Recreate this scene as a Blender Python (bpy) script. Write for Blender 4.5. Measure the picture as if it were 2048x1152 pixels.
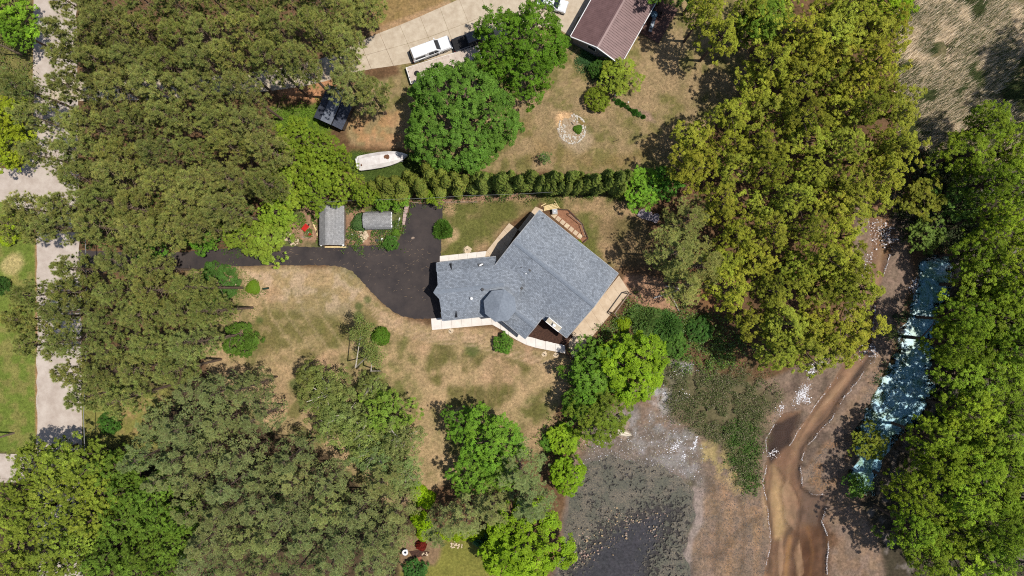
import bpy, bmesh, math, random
import numpy as np
from mathutils import Vector, Matrix

for o in list(bpy.data.objects):
    bpy.data.objects.remove(o)
SC = bpy.context.scene
COL = SC.collection
R = math.radians

# ------------------------------------------------------------------ camera, sky, sun
CAMH = 98.0                                   # drone height above the lawn
cam_d = bpy.data.cameras.new('camera'); cam = bpy.data.objects.new('camera', cam_d); COL.objects.link(cam)
cam.location = (0, 0, CAMH); cam.rotation_euler = (0, 0, 0)
cam_d.sensor_width = 36.0; cam_d.lens = 24.0; cam_d.clip_end = 2000
SC.camera = cam
SUN_EL, SUN_AZ = 68.0, 90.0                   # sun stands to the right of the picture, high
w = bpy.data.worlds.new('World'); SC.world = w; w.use_nodes = True
wn = w.node_tree.nodes; sky = wn.new('ShaderNodeTexSky'); sky.sky_type = 'NISHITA'; sky.sun_disc = False
sky.sun_elevation = R(SUN_EL); sky.sun_rotation = R(SUN_AZ)
w.node_tree.links.new(sky.outputs[0], wn['Background'].inputs[0]); wn['Background'].inputs[1].default_value = 0.105
sd = bpy.data.lights.new('sun', 'SUN'); sd.energy = 4.7; sd.angle = R(0.55); sd.color = (1.0, 0.965, 0.91)
sun = bpy.data.objects.new('sun', sd); COL.objects.link(sun)
sun.rotation_euler = (0, R(90 - SUN_EL), R(-4)); sun.location = (40, 0, 120)
SC.view_settings.view_transform = 'Standard'; SC.view_settings.look = 'None'
SC.view_settings.exposure = 0.43; SC.view_settings.gamma = 1.0; SC.view_settings.use_curve_mapping = False
SC.render.engine = 'CYCLES'
SC.cycles.max_bounces = 5; SC.cycles.diffuse_bounces = 2; SC.cycles.transmission_bounces = 2
SC.cycles.transparent_max_bounces = 6; SC.cycles.glossy_bounces = 2
SC.cycles.use_denoising = False; SC.cycles.filter_width = 1.1; SC.cycles.caustics_reflective = False; SC.cycles.caustics_refractive = False

# ------------------------------------------------------------------ helpers
S = 2 * CAMH * 0.75 / 2048.0                  # metres for one photo pixel on the lawn
def P(u, v, h=0.0):
    """the point of the place that stands h metres high where the photograph shows (u, v)"""
    k = (CAMH - h) / CAMH * S
    return Vector(((u - 1024) * k, -(v - 576) * k, h))
def XY(u, v, h=0.0):
    p = P(u, v, h); return (p.x, p.y)
def lin(c):
    c = c / 255.0
    return c / 12.92 if c <= 0.04045 else ((c + 0.055) / 1.055) ** 2.4
def alb(r, g, b, k=0.60):
    return (lin(r) * k, lin(g) * k, lin(b) * k)

_tabs = {}
def vnoise(x, y, seed=0):
    if seed not in _tabs:
        _tabs[seed] = np.random.default_rng(seed + 77).random((256, 256))
    t = _tabs[seed]
    xi = np.floor(x).astype(int); yi = np.floor(y).astype(int)
    fx = x - xi; fy = y - yi
    fx = fx * fx * (3 - 2 * fx); fy = fy * fy * (3 - 2 * fy)
    a = t[xi & 255, yi & 255]; b = t[(xi + 1) & 255, yi & 255]
    c = t[xi & 255, (yi + 1) & 255]; d = t[(xi + 1) & 255, (yi + 1) & 255]
    return (a * (1 - fx) + b * fx) * (1 - fy) + (c * (1 - fx) + d * fx) * fy
def fbm(x, y, size, seed=0, octv=4):
    s = 0; a = 0.5; n = 0; f = 1.0 / size
    for i in range(octv):
        s = s + a * vnoise(x * f + 13.7 * i, y * f + 5.1 * i, seed + i); n += a; a *= 0.5; f *= 2.03
    return s / n
def poly_sd(U, V, poly):
    """signed distance (pixels, positive inside) to a polygon"""
    p = np.array(poly, float); q = np.roll(p, -1, 0)
    d2 = np.full(U.shape, 1e18); ins = np.zeros(U.shape, bool)
    for (ax, ay), (bx, by) in zip(p, q):
        ex, ey = bx - ax, by - ay
        t = np.clip(((U - ax) * ex + (V - ay) * ey) / (ex * ex + ey * ey + 1e-9), 0, 1)
        dx = U - ax - t * ex; dy = V - ay - t * ey
        d2 = np.minimum(d2, dx * dx + dy * dy)
        c = (ay > V) != (by > V)
        with np.errstate(divide='ignore', invalid='ignore'):
            xi = (bx - ax) * (V - ay) / (by - ay if by != ay else 1e-9) + ax
        ins ^= c & (U < xi)
    d = np.sqrt(d2)
    return np.where(ins, d, -d)
def inpoly_pts(poly, n, rng):
    """n random points inside a pixel polygon"""
    p = np.array(poly, float); lo = p.min(0); hi = p.max(0); out = []
    got = 0
    while got < n:
        q = rng.random((max(256, n), 2)) * (hi - lo) + lo
        m = poly_sd(q[:, 0], q[:, 1], poly) > 0
        out.append(q[m]); got += m.sum()
    return np.concatenate(out)[:n]
def smooth(x):
    x = np.clip(x, 0, 1); return x * x * (3 - 2 * x)

# ---- materials
def newmat(name):
    m = bpy.data.materials.new(name); m.use_nodes = True
    nt = m.node_tree; b = nt.nodes['Principled BSDF']
    return m, nt, b
def nd(nt, t, **kw):
    n = nt.nodes.new(t)
    for k, v in kw.items(): setattr(n, k, v)
    return n
def ramp(nt, fac, stops):
    r = nd(nt, 'ShaderNodeValToRGB'); e = r.color_ramp.elements
    while len(e) < len(stops): e.new(0.5)
    for i, (p, c) in enumerate(stops):
        e[i].position = p; e[i].color = (*c, 1) if len(c) == 3 else c
    nt.links.new(fac, r.inputs[0]); return r.outputs[0]
def noise(nt, scale, detail=4, rough=0.6, vec=None, dist=0.0):
    n = nd(nt, 'ShaderNodeTexNoise'); n.inputs['Scale'].default_value = scale
    n.inputs['Detail'].default_value = detail; n.inputs['Roughness'].default_value = rough
    n.inputs['Distortion'].default_value = dist
    if vec is not None: nt.links.new(vec, n.inputs['Vector'])
    return n.outputs['Fac']
def mixc(nt, fac, a, b, mode='MIX'):
    m = nd(nt, 'ShaderNodeMix', data_type='RGBA', blend_type=mode)
    for i, x in ((0, fac), (6, a), (7, b)):
        if hasattr(x, 'is_output'): nt.links.new(x, m.inputs[i])
        elif i == 0: m.inputs[0].default_value = x
        else: m.inputs[i].default_value = (*x, 1)
    return m.outputs[2]
def bump(nt, b, h, strength, dist=0.05):
    n = nd(nt, 'ShaderNodeBump'); n.inputs['Strength'].default_value = strength; n.inputs['Distance'].default_value = dist
    nt.links.new(h, n.inputs['Height']); nt.links.new(n.outputs[0], b.inputs['Normal'])
def pbr(name, c1, c2=None, scale=2.0, rough=0.8, spec=0.2, metal=0.0, bmp=0.0, bscale=None, contrast=(0.35, 0.65), coord='Object', coat=0):
    m, nt, b = newmat(name)
    b.inputs['Roughness'].default_value = rough; b.inputs['Specular IOR Level'].default_value = spec
    b.inputs['Metallic'].default_value = metal; b.inputs['Coat Weight'].default_value = coat
    tc = nd(nt, 'ShaderNodeTexCoord').outputs[coord]
    if c2 is None: c2 = tuple(x * 0.72 for x in c1)
    f = noise(nt, scale, 5, 0.65, tc)
    nt.links.new(ramp(nt, f, [(contrast[0], c1), (contrast[1], c2)]), b.inputs['Base Color'])
    if bmp: bump(nt, b, noise(nt, bscale or scale * 4, 3, 0.6, tc), bmp)
    return m
_fol = {}
def foliage_mat(name, c, trans=0.28, rough=0.55, var=0.3):
    m, nt, b = newmat(name)
    b.inputs['Roughness'].default_value = rough; b.inputs['Specular IOR Level'].default_value = 0.06
    at = nd(nt, 'ShaderNodeAttribute', attribute_name='Col')
    oi = nd(nt, 'ShaderNodeObjectInfo')
    base = mixc(nt, 1.0, at.outputs['Color'], oi.outputs['Color'], 'MULTIPLY')
    base = mixc(nt, 1.0, base, c, 'MULTIPLY')
    hs = nd(nt, 'ShaderNodeHueSaturation')
    mr = nd(nt, 'ShaderNodeMapRange'); mr.inputs[3].default_value = 1 - var * 0.5; mr.inputs[4].default_value = 1 + var * 0.5
    nt.links.new(oi.outputs['Random'], mr.inputs[0]); nt.links.new(mr.outputs[0], hs.inputs['Value'])
    nt.links.new(base, hs.inputs['Color'])
    nt.links.new(hs.outputs[0], b.inputs['Base Color'])
    tr = nd(nt, 'ShaderNodeBsdfTranslucent')
    tcol = mixc(nt, 1.0, hs.outputs[0], (1.15, 1.2, 0.6), 'MULTIPLY'); nt.links.new(tcol, tr.inputs[0])
    mx = nd(nt, 'ShaderNodeMixShader'); mx.inputs[0].default_value = trans
    nt.links.new(b.outputs[0], mx.inputs[1]); nt.links.new(tr.outputs[0], mx.inputs[2])
    nt.links.new(mx.outputs[0], nt.nodes['Material Output'].inputs[0])
    return m

# ---- objects
def setp(o, label=None, cat=None, group=None, kind=None):
    if label: o['label'] = label
    if cat: o['category'] = cat
    if group: o['group'] = group
    if kind: o['kind'] = kind
    return o
def thing(name, label, cat, loc=(0, 0, 0), rz=0.0, group=None):
    o = bpy.data.objects.new(name, None); COL.objects.link(o); o.empty_display_size = 0.3
    o.location = loc; o.rotation_euler = (0, 0, rz)
    return setp(o, label, cat, group)
def link(name, me, parent=None, loc=(0, 0, 0), rz=0.0):
    o = bpy.data.objects.new(name, me); COL.objects.link(o)
    if parent is not None: o.parent = parent
    o.location = loc; o.rotation_euler = (0, 0, rz)
    return o
def npmesh(name, verts, faces, mat, col=None, smooth_=False):
    """verts (N,3), faces (M,k) arrays -> mesh"""
    me = bpy.data.meshes.new(name); verts = np.asarray(verts, np.float32)
    if not isinstance(faces, (list, tuple)): faces = [faces]
    me.vertices.add(len(verts)); me.vertices.foreach_set('co', verts.ravel())
    tot = []; idx = []
    for f in faces:
        f = np.asarray(f, np.int32)
        if len(f): tot.append(np.full(len(f), f.shape[1], np.int32)); idx.append(f.ravel())
    tot = np.concatenate(tot); idx = np.concatenate(idx)
    me.loops.add(len(idx)); me.loops.foreach_set('vertex_index', idx)
    me.polygons.add(len(tot)); st = np.concatenate([[0], np.cumsum(tot)[:-1]]).astype(np.int32)
    me.polygons.foreach_set('loop_start', st); me.polygons.foreach_set('loop_total', tot)
    if smooth_: me.polygons.foreach_set('use_smooth', np.ones(len(tot), bool))
    me.update(calc_edges=True)
    if col is not None:
        a = me.attributes.new('Col', 'FLOAT_COLOR', 'POINT')
        c4 = np.ones((len(verts), 4), np.float32); c4[:, :np.shape(col)[1]] = col; a.data.foreach_set('color', c4.ravel())
    if mat: me.materials.append(mat)
    return me
class MB:
    def __init__(s): s.v = []; s.f = []
    def add(s, vs, fs):
        n = len(s.v); s.v += [tuple(x) for x in vs]; s.f += [tuple(i + n for i in f) for f in fs]; return s
    def hexa(s, pts, bev=0.0, seg=2):
        """pts: four bottom corners (ccw) then the four above them"""
        fs = [(3, 2, 1, 0), (4, 5, 6, 7), (0, 1, 5, 4), (1, 2, 6, 5), (2, 3, 7, 6), (3, 0, 4, 7)]
        if bev <= 0: return s.add(pts, fs)
        bm = bmesh.new(); vv = [bm.verts.new(p) for p in pts]
        for f in fs: bm.faces.new([vv[i] for i in f])
        bmesh.ops.bevel(bm, geom=list(bm.edges), offset=bev, segments=seg, affect='EDGES', profile=0.6)
        bm.verts.index_update()
        s.add([v.co[:] for v in bm.verts], [[v.index for v in f.verts] for f in bm.faces]); bm.free(); return s
    def box(s, c, d, rz=0.0, bev=0.0, top=(1, 1), shift=(0, 0)):
        ca, sa = math.cos(rz), math.sin(rz); pts = []
        for z, (kx, ky), (ox, oy) in ((-.5, (1, 1), (0, 0)), (.5, top, shift)):
            for x, y in ((-.5, -.5), (.5, -.5), (.5, .5), (-.5, .5)):
                X, Y = x * d[0] * kx + ox, y * d[1] * ky + oy
                pts.append((c[0] + X * ca - Y * sa, c[1] + X * sa + Y * ca, c[2] + z * d[2]))
        return s.hexa(pts, bev)
    def prism(s, pts, z0, z1):
        n = len(pts); a = 0.5 * sum(pts[i][0] * pts[(i + 1) % n][1] - pts[(i + 1) % n][0] * pts[i][1] for i in range(n))
        if a < 0: pts = pts[::-1]
        vs = [(x, y, z0) for x, y in pts] + [(x, y, z1) for x, y in pts]
        fs = [tuple(range(n, 2 * n)), tuple(range(n - 1, -1, -1))] + [(i, (i + 1) % n, n + (i + 1) % n, n + i) for i in range(n)]
        return s.add(vs, fs)
    def tube(s, pts, rad, n=6, cap=True):
        pts = [Vector(p) for p in pts]; m = len(pts); base = len(s.v)
        if not hasattr(rad, '__len__'): rad = [rad] * m
        for i, p in enumerate(pts):
            t = (pts[min(i + 1, m - 1)] - pts[max(i - 1, 0)]).normalized()
            a = t.orthogonal().normalized() if abs(t.z) < 0.99 else Vector((1, 0, 0))
            if abs(t.z) < 0.99: a = t.cross(Vector((0, 0, 1))).normalized()
            b = t.cross(a).normalized()
            for k in range(n):
                an = 2 * math.pi * k / n
                s.v.append(tuple(p + (a * math.cos(an) + b * math.sin(an)) * rad[i]))
        for i in range(m - 1):
            for k in range(n):
                k2 = (k + 1) % n
                s.f.append((base + i * n + k, base + i * n + k2, base + (i + 1) * n + k2, base + (i + 1) * n + k))
        if cap:
            s.f.append(tuple(base + k for k in range(n))[::-1]); s.f.append(tuple(base + (m - 1) * n + k for k in range(n)))
        return s
    def lathe(s, prof, n=16, c=(0, 0, 0)):
        base = len(s.v); m = len(prof)
        for r, z in prof:
            for k in range(n):
                a = 2 * math.pi * k / n; s.v.append((c[0] + r * math.cos(a), c[1] + r * math.sin(a), c[2] + z))
        for i in range(m - 1):
            for k in range(n):
                k2 = (k + 1) % n
                s.f.append((base + i * n + k, base + i * n + k2, base + (i + 1) * n + k2, base + (i + 1) * n + k))
        s.f.append(tuple(base + k for k in range(n))[::-1]); s.f.append(tuple(base + (m - 1) * n + k for k in range(n)))
        return s
    def mesh(s, name, mat, smooth_=False):
        me = bpy.data.meshes.new(name); me.from_pydata(s.v, [], s.f); me.update()
        if mat: me.materials.append(mat)
        if smooth_: me.polygons.foreach_set('use_smooth', [True] * len(me.polygons))
        return me
    def build(s, name, mat, parent=None, loc=(0, 0, 0), rz=0.0, smooth_=False, org=None):
        if org is not None: s.v = [(x - org[0], y - org[1], z - org[2]) for x, y, z in s.v]
        return link(name, s.mesh(name, mat, smooth_), parent, loc, rz)
def copy_tree(root, loc, rz=None, scale=None, label=None, group=None, color=None):
    r = root.copy(); COL.objects.link(r); r.location = loc
    if rz is not None: r.rotation_euler = (0, 0, rz)
    if scale is not None: r.scale = scale
    if label: r['label'] = label
    if group: r['group'] = group
    if color: r.color = color
    for ch in root.children:
        c = ch.copy(); COL.objects.link(c); c.parent = r
        if color: c.color = color
        for g in ch.children:
            d = g.copy(); COL.objects.link(d); d.parent = c
    return r
def rough_poly(pts, step=0.5, amp=0.08, seed=0, skip=()):
    rng = random.Random(seed); out = []; n = len(pts)
    for i in range(n):
        a = Vector(pts[i]); b = Vector(pts[(i + 1) % n]); L = (b - a).length
        k = max(1, int(L / step)) if i not in skip else 1
        for j in range(k):
            p = a.lerp(b, j / k)
            out.append((p.x + rng.uniform(-amp, amp), p.y + rng.uniform(-amp, amp)))
    return out
def curve_pts(pts, sub=6, closed=True):
    n = len(pts); out = []
    for i in range(n if closed else n - 1):
        p = [np.array(pts[(i + k) % n] if closed else pts[min(max(i + k, 0), n - 1)], float) for k in (-1, 0, 1, 2)]
        for j in range(sub):
            t = j / sub
            out.append(tuple(0.5 * ((2 * p[1]) + (-p[0] + p[2]) * t + (2 * p[0] - 5 * p[1] + 4 * p[2] - p[3]) * t * t + (-p[0] + 3 * p[1] - 3 * p[2] + p[3]) * t ** 3)))
    if not closed: out.append(tuple(pts[-1]))
    return out
ORD = ['first', 'second', 'third', 'fourth', 'fifth', 'sixth', 'seventh', 'eighth', 'ninth', 'tenth', 'eleventh', 'twelfth', 'thirteenth', 'fourteenth', 'fifteenth', 'sixteenth', 'seventeenth', 'eighteenth', 'nineteenth', 'twentieth', 'twenty-first', 'twenty-second', 'twenty-third', 'twenty-fourth', 'twenty-fifth', 'twenty-sixth', 'twenty-seventh', 'twenty-eighth', 'twenty-ninth', 'thirtieth']
# ------------------------------------------------------------------ terrain: one sheet, coloured by what covers the soil, plus a painted bank shadow
LOW = [(1165, 850), (1230, 800), (1330, 715), (1480, 770), (1540, 760), (1660, 700), (1700, 560), (1712, 420), (1735, 330), (1800, 300), (1900, 300), (2060, 330), (2400, 350), (2400, 1500), (1080, 1500), (1110, 1152), (1125, 1040), (1140, 930)]
STREAM = [(1738, 380), (1746, 480), (1748, 500), (1735, 545), (1712, 600), (1700, 680), (1690, 735), (1667, 769), (1627, 822), (1600, 866), (1582, 893), (1600, 838), (1606, 822), (1570, 830), (1553, 849), (1534, 880), (1538, 924), (1529, 969), (1538, 1018), (1544, 1084), (1533, 1152), (1525, 1300), (1650, 1300), (1658, 1152), (1660, 1080), (1647, 1044), (1655, 1018), (1651, 993), (1627, 991), (1609, 973), (1604, 942), (1613, 902), (1640, 867), (1667, 838), (1693, 795), (1720, 760), (1749, 715), (1751, 650), (1757, 600), (1768, 557), (1785, 507), (1795, 486), (1786, 440), (1788, 380)]
POND = [(1140, 985), (1165, 930), (1240, 915), (1310, 935), (1360, 958), (1392, 990), (1394, 1040), (1374, 1070), (1366, 1110), (1382, 1152), (1390, 1300), (1080, 1300), (1105, 1152), (1125, 1080)]
OPEN = [(1175, 1300), (1150, 1152), (1190, 1100), (1240, 1062), (1300, 1035), (1345, 1030), (1318, 1080), (1296, 1130), (1285, 1300)]
SWAMP = [(1845, 520), (1900, 515), (1912, 560), (1885, 600), (1880, 650), (1866, 700), (1872, 780), (1845, 830), (1800, 872), (1778, 920), (1750, 984), (1712, 990), (1700, 955), (1720, 900), (1728, 850), (1758, 785), (1798, 715), (1815, 650), (1830, 600)]
BARS = [[(1692, 752), (1662, 786), (1640, 818), (1652, 816), (1684, 782), (1704, 752)], [(1578, 958), (1600, 1000), (1592, 1062), (1574, 1040), (1564, 990)], [(1604, 1078), (1614, 1152), (1600, 1170), (1590, 1110)], [(1566, 1080), (1574, 1120), (1562, 1180), (1554, 1120)], [(1762, 520), (1752, 560), (1742, 600), (1752, 600), (1766, 560)]]
WATER_Z = -0.62
def ground_h(U, V):
    x = U * S; y = V * S
    n = fbm(x, y, 3.0, 31, 4) - 0.5
    h = -0.5 * smooth(poly_sd(U, V, LOW) / 26 + 0.3)
    h = h - 0.42 * smooth((poly_sd(U, V, STREAM) + 16 * (fbm(x, y, 1.2, 34, 3) - .5)) / 5 + 0.45)
    h = h - 0.36 * smooth((poly_sd(U, V, POND) + 30 * n) / 22 + 0.5)
    h = h - 0.26 * smooth((poly_sd(U, V, SWAMP) + 45 * n) / 12 + 0.7)
    for bp in BARS: h = h + 0.36 * smooth((poly_sd(U, V, bp) + 14 * n) / 5 + 0.4)
    return h + np.where(h < -0.4, 0.10 * n, 0.0)
def gz(x, y):
    return float(ground_h(np.array([x / S + 1024]), np.array([-y / S + 576]))[0])

def axis(lo, hi, step, far):
    a = np.arange(lo, hi + step * .5, step); g = []; d = step; p = hi
    while p < far: d *= 1.7; p += d; g.append(p)
    q = lo; d = step; l = []
    while q > -far: d *= 1.7; q -= d; l.append(q)
    return np.concatenate([l[::-1], a, g])
gx = axis(-77, 77, 0.30, 420); gy = axis(-44, 44, 0.30, 420)
GX, GY = np.meshgrid(gx, gy, indexing='ij')
U = (GX / S + 1024).ravel(); V = (-GY / S + 576).ravel()
nA = fbm(U * S, V * S, 9.0, 1); nB = fbm(U * S, V * S, 3.0, 6); nC = fbm(U * S, V * S, 1.1, 11); nD = fbm(U * S, V * S, 0.6, 17, 2)
GC = np.zeros((len(U), 3)) + np.array(alb(112, 84, 58))
GC *= (0.75 + 0.5 * nC)[:, None]
def paint(poly, c, soft=10, amt=1.0, wob=30, mask=None):
    d = poly_sd(U, V, poly) + (nB - 0.5) * wob
    m = smooth(d / soft + 0.5) * amt
    if mask is not None: m = m * mask
    GC[:] = GC * (1 - m[:, None]) + np.array(alb(*c)) * m[:, None]
def spot(u, v, r, c, amt=1.0, soft=0.6, e=1.0):
    d = np.sqrt((U - u) ** 2 + ((V - v) / e) ** 2) / r + (nB - 0.5) * 0.9
    m = smooth((1 - d) / soft + 0.2) * amt
    GC[:] = GC * (1 - m[:, None]) + np.array(alb(*c)) * m[:, None]
patch = smooth((nB - 0.40) * 4.5)            # mottling
patch2 = smooth((nA - 0.42) * 6)
fine = smooth((nC - 0.40) * 5)
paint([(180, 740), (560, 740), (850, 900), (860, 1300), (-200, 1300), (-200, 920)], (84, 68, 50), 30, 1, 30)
# left verge and lawn
paint([(-900, -600), (66, -600), (66, 330), (-900, 330)], (118, 112, 58), 8, 1, 10)
paint([(-900, 405), (0, 400), (60, 440), (76, 520), (76, 905), (-900, 905)], (110, 126, 42), 6, 1, 5)
paint([(-900, 405), (0, 400), (60, 440), (76, 520), (76, 905), (-900, 905)], (150, 134, 76), 6, .6, 5, patch * fine)
spot(25, 530, 26, (205, 180, 120), .8)
paint([(66, -20), (80, -20), (82, 330), (66, 330)], (165, 125, 95), 5, .9, 6); paint([(70, 480), (80, 480), (82, 900), (72, 900)], (172, 128, 92), 4, .9, 4)
paint([(160, 780), (340, 770), (330, 900), (160, 900)], (128, 124, 58), 20, 1, 20)
paint([(230, 800), (330, 790), (300, 870), (240, 880)], (170, 135, 90), 20, .7, 30, fine)
# front lawn
FRONT = [(372, 541), (440, 534), (690, 533), (720, 552), (765, 612), (815, 642), (862, 656), (985, 655), (1060, 700), (1130, 712), (1158, 740), (1105, 830), (1080, 905), (900, 960), (820, 1010), (760, 1000), (640, 900), (520, 850), (430, 780), (380, 640)]
paint(FRONT, (176, 147, 106), 16, 1, 14)
paint(FRONT, (116, 110, 58), 16, .9, 14, patch * (0.35 + 0.65 * fine)); paint(FRONT, (102, 106, 48), 16, .75, 14, smooth((nA - .43) * 7) * (.3 + .7 * fine))
paint([(480, 538), (690, 538), (740, 600), (700, 640), (560, 610), (500, 590)], (198, 168, 138), 30, .75, 30, fine)
paint([(880, 690), (1010, 700), (1110, 760), (1060, 850), (920, 860), (830, 760)], (104, 98, 48), 40, .75, 40, patch)
paint([(500, 620), (640, 620), (640, 720), (520, 740)], (128, 112, 66), 40, .6, 40, fine)
paint([(640, 630), (720, 610), (760, 640), (700, 690), (650, 700)], (116, 106, 54), 30, .6, 40)
for a in ((640, 735, 26), (560, 800, 40), (1000, 740, 40), (1060, 880, 36), (840, 690, 30), (1100, 860, 40), (660, 720, 22), (545, 590, 22)): spot(a[0], a[1], a[2], (184, 146, 112), .5)
for a in ((718, 612, 10), (717, 632, 12), (735, 600, 9), (520, 640, 10), (590, 770, 14), (945, 700, 18)): spot(a[0], a[1], a[2], (84, 98, 44), .8)
paint([(740, 615), (860, 652), (990, 662), (1060, 706), (1040, 716), (960, 690), (860, 680), (760, 650)], (186, 152, 118), 14, .8, 16, fine)
paint([(985, 660), (1130, 715), (1140, 745), (1060, 730), (990, 690)], (180, 142, 110), 14, .7, 16, fine)
# lawn between drive and house, and behind the house
NE = [(884, 404), (1082, 388), (1230, 388), (1290, 420), (1300, 480), (1240, 540), (1190, 520), (1115, 420), (1080, 400), (1072, 412), (1018, 446), (972, 502), (880, 516)]
paint(NE, (166, 136, 98), 8, 1, 8); paint(NE, (104, 106, 46), 8, .95, 10, smooth((nB - .34) * 4))
paint([(940, 405), (1060, 400), (1060, 420), (1010, 450), (975, 495), (900, 490)], (104, 104, 46), 24, .7, 20, patch2)
spot(905, 470, 20, (196, 162, 120), .8); spot(898, 420, 18, (188, 150, 112), .7); spot(932, 500, 10, (196, 172, 140), .8)
paint([(820, 396), (1080, 384), (1080, 396), (885, 408), (820, 406)], (168, 128, 102), 6, .9, 8)
paint([(1190, 440), (1290, 430), (1330, 520), (1250, 545)], (120, 100, 66), 20, .7, 20)
paint([(1250, 545), (1330, 560), (1350, 620), (1290, 625), (1262, 590), (1240, 568)], (172, 130, 100), 12, 1, 12)
spot(1430, 570, 60, (150, 104, 66), .7)
# shed yard
paint([(545, 420), (640, 410), (640, 500), (560, 500)], (170, 132, 104), 10, .9, 24); paint([(688, 420), (812, 415), (800, 492), (688, 492)], (168, 130, 102), 10, .9, 24)
paint([(545, 400), (812, 405), (800, 490), (560, 500)], (78, 98, 40), 10, .85, 24, patch)
# neighbour's yard
YARD = [(700, -300), (1480, -300), (1500, 150), (1430, 250), (1350, 340), (1000, 345), (860, 330), (830, 300), (700, 290), (690, 180), (800, 150), (790, 120)]
paint(YARD, (162, 136, 98), 14, 1, 14); paint(YARD, (118, 112, 58), 14, .9, 14, smooth((nB - .36) * 4) * (0.3 + .7 * fine)); spot(1130, 240, 20, (222, 178, 128), .9, .5); spot(1152, 276, 36, (190, 166, 140), .5)
paint([(730, -200), (960, -200), (880, 20), (740, 90)], (148, 118, 70), 12, .8, 12); paint([(740, 60), (900, 0), (905, 10), (745, 85)], (180, 142, 108), 8, .6, 10)
paint([(700, 240), (800, 220), (810, 300), (710, 295)], (190, 140, 98), 20, .7, 30, fine)
paint([(1060, 200), (1250, 190), (1330, 300), (1250, 330), (1060, 320)], (142, 116, 70), 30, .6, 40, patch2)
paint([(1165, 90), (1235, 125), (1200, 165), (1158, 120)], (62, 92, 44), 6, 1, 6)
paint([(1236, 205), (1300, 225), (1310, 245), (1290, 240), (1225, 200)], (160, 128, 112), 8, .8, 10)
paint([(565, 150), (660, 140), (700, 190), (640, 210), (560, 190)], (186, 132, 90), 12, .9, 20)
paint([(700, 300), (830, 306), (860, 352), (740, 372), (690, 340)], (82, 100, 38), 12, 1, 14)
paint([(545, 215), (650, 205), (660, 260), (560, 280)], (96, 118, 36), 12, .9, 14)
# reed marsh
paint([(1800, -300), (2400, -300), (2400, 300), (1800, 280), (1790, 150)], (120, 108, 76), 14, 1, 20); paint([(1800, -300), (2400, -300), (2400, 300), (1800, 280)], (70, 76, 42), 14, .8, 20, patch)
# mud flats, pond, swamp
mudm = smooth(poly_sd(U, V, LOW) / 30 + 0.3)
MUD = [(1165, 850), (1250, 800), (1330, 715), (1480, 770), (1560, 750), (1690, 690), (1715, 400), (1810, 380), (1830, 560), (1790, 700), (1740, 860), (1720, 1000), (1780, 1090), (1800, 1500), (1080, 1500), (1120, 1100), (1140, 930)]
paint(MUD, (134, 112, 96), 14, 1, 14); paint(MUD, (98, 82, 72), 14, .8, 14, patch * fine); paint(MUD, (152, 122, 96), 14, .6, 14, patch2 * fine)
paint([(1400, 880), (1500, 900), (1530, 1040), (1500, 1152), (1400, 1152), (1410, 1000)], (152, 122, 96), 40, .6, 60, fine)
paint([(1390, 880), (1450, 870), (1500, 960), (1490, 1000), (1440, 950), (1400, 930)], (168, 150, 90), 24, .65, 50, fine)
paint([(1180, 845), (1390, 860), (1420, 1000), (1380, 970), (1300, 945), (1170, 935)], (122, 108, 98), 20, .9, 30)
paint([(1230, 820), (1330, 830), (1400, 880), (1400, 970), (1330, 940), (1270, 900)], (146, 138, 136), 30, .8, 44, fine)
paint([(1310, 730), (1400, 725), (1350, 780), (1400, 790), (1330, 830), (1300, 800)], (178, 176, 178), 16, .8, 24, fine)
paint([(1150, 985), (1390, 960), (1400, 1060), (1360, 1100), (1390, 1300), (1095, 1300), (1130, 1080)], (92, 84, 74), 30, 1, 40)
paint([(1150, 985), (1390, 960), (1400, 1060), (1360, 1100), (1390, 1300), (1300, 1300), (1300, 1080), (1340, 1030), (1200, 1000)], (112, 104, 76), 24, .7, 40, fine)
paint(POND, (98, 92, 86), 30, .9, 40); paint(OPEN, (96, 94, 98), 30, .9, 30)
paint([(1385, 975), (1412, 980), (1410, 1050), (1390, 1080), (1380, 1152), (1400, 1200), (1370, 1152), (1366, 1100), (1390, 1050)], (158, 140, 132), 8, .8, 10)
sm = smooth(poly_sd(U, V, STREAM) / 8 + 0.5)[:, None]
GC[:] = GC * (1 - sm) + sm * np.array(alb(142, 108, 84)) * (0.75 + .45 * nB)[:, None]
paint([(1545, 930), (1590, 960), (1580, 1060), (1555, 1080), (1542, 1000)], (190, 158, 116), 34, .7, 50); paint([(1590, 1070), (1660, 1040), (1660, 1300), (1575, 1300)], (92, 60, 34), 40, .95, 60)
paint([(1552, 850), (1600, 830), (1585, 890), (1545, 935), (1536, 900)], (72, 54, 46), 12, 1, 14); paint([(1605, 985), (1660, 985), (1650, 1050), (1600, 1050)], (112, 92, 80), 30, .8, 50); paint([(1575, 1000), (1600, 990), (1600, 1060), (1575, 1050)], (104, 88, 74), 20, .7, 40)
def paint_line(pl, wd, c, amt, soft=1.0):
    p = np.array(pl, float); d2 = np.full(U.shape, 1e18)
    for (ax, ay), (bx, by) in zip(p[:-1], p[1:]):
        ex, ey = bx - ax, by - ay; t = np.clip(((U - ax) * ex + (V - ay) * ey) / (ex * ex + ey * ey), 0, 1)
        d2 = np.minimum(d2, (U - ax - t * ex) ** 2 + (V - ay - t * ey) ** 2)
    m_ = smooth((1 - np.sqrt(d2) / wd + (nB - .5) * .9) / soft) * amt
    GC[:] = GC * (1 - m_[:, None]) + np.array(alb(*c)) * m_[:, None]
paint_line([(1765, 420), (1772, 500), (1750, 570), (1728, 650), (1725, 720), (1690, 770), (1650, 815), (1610, 870), (1585, 930), (1572, 1000)], 13, (168, 134, 104), .7)
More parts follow.
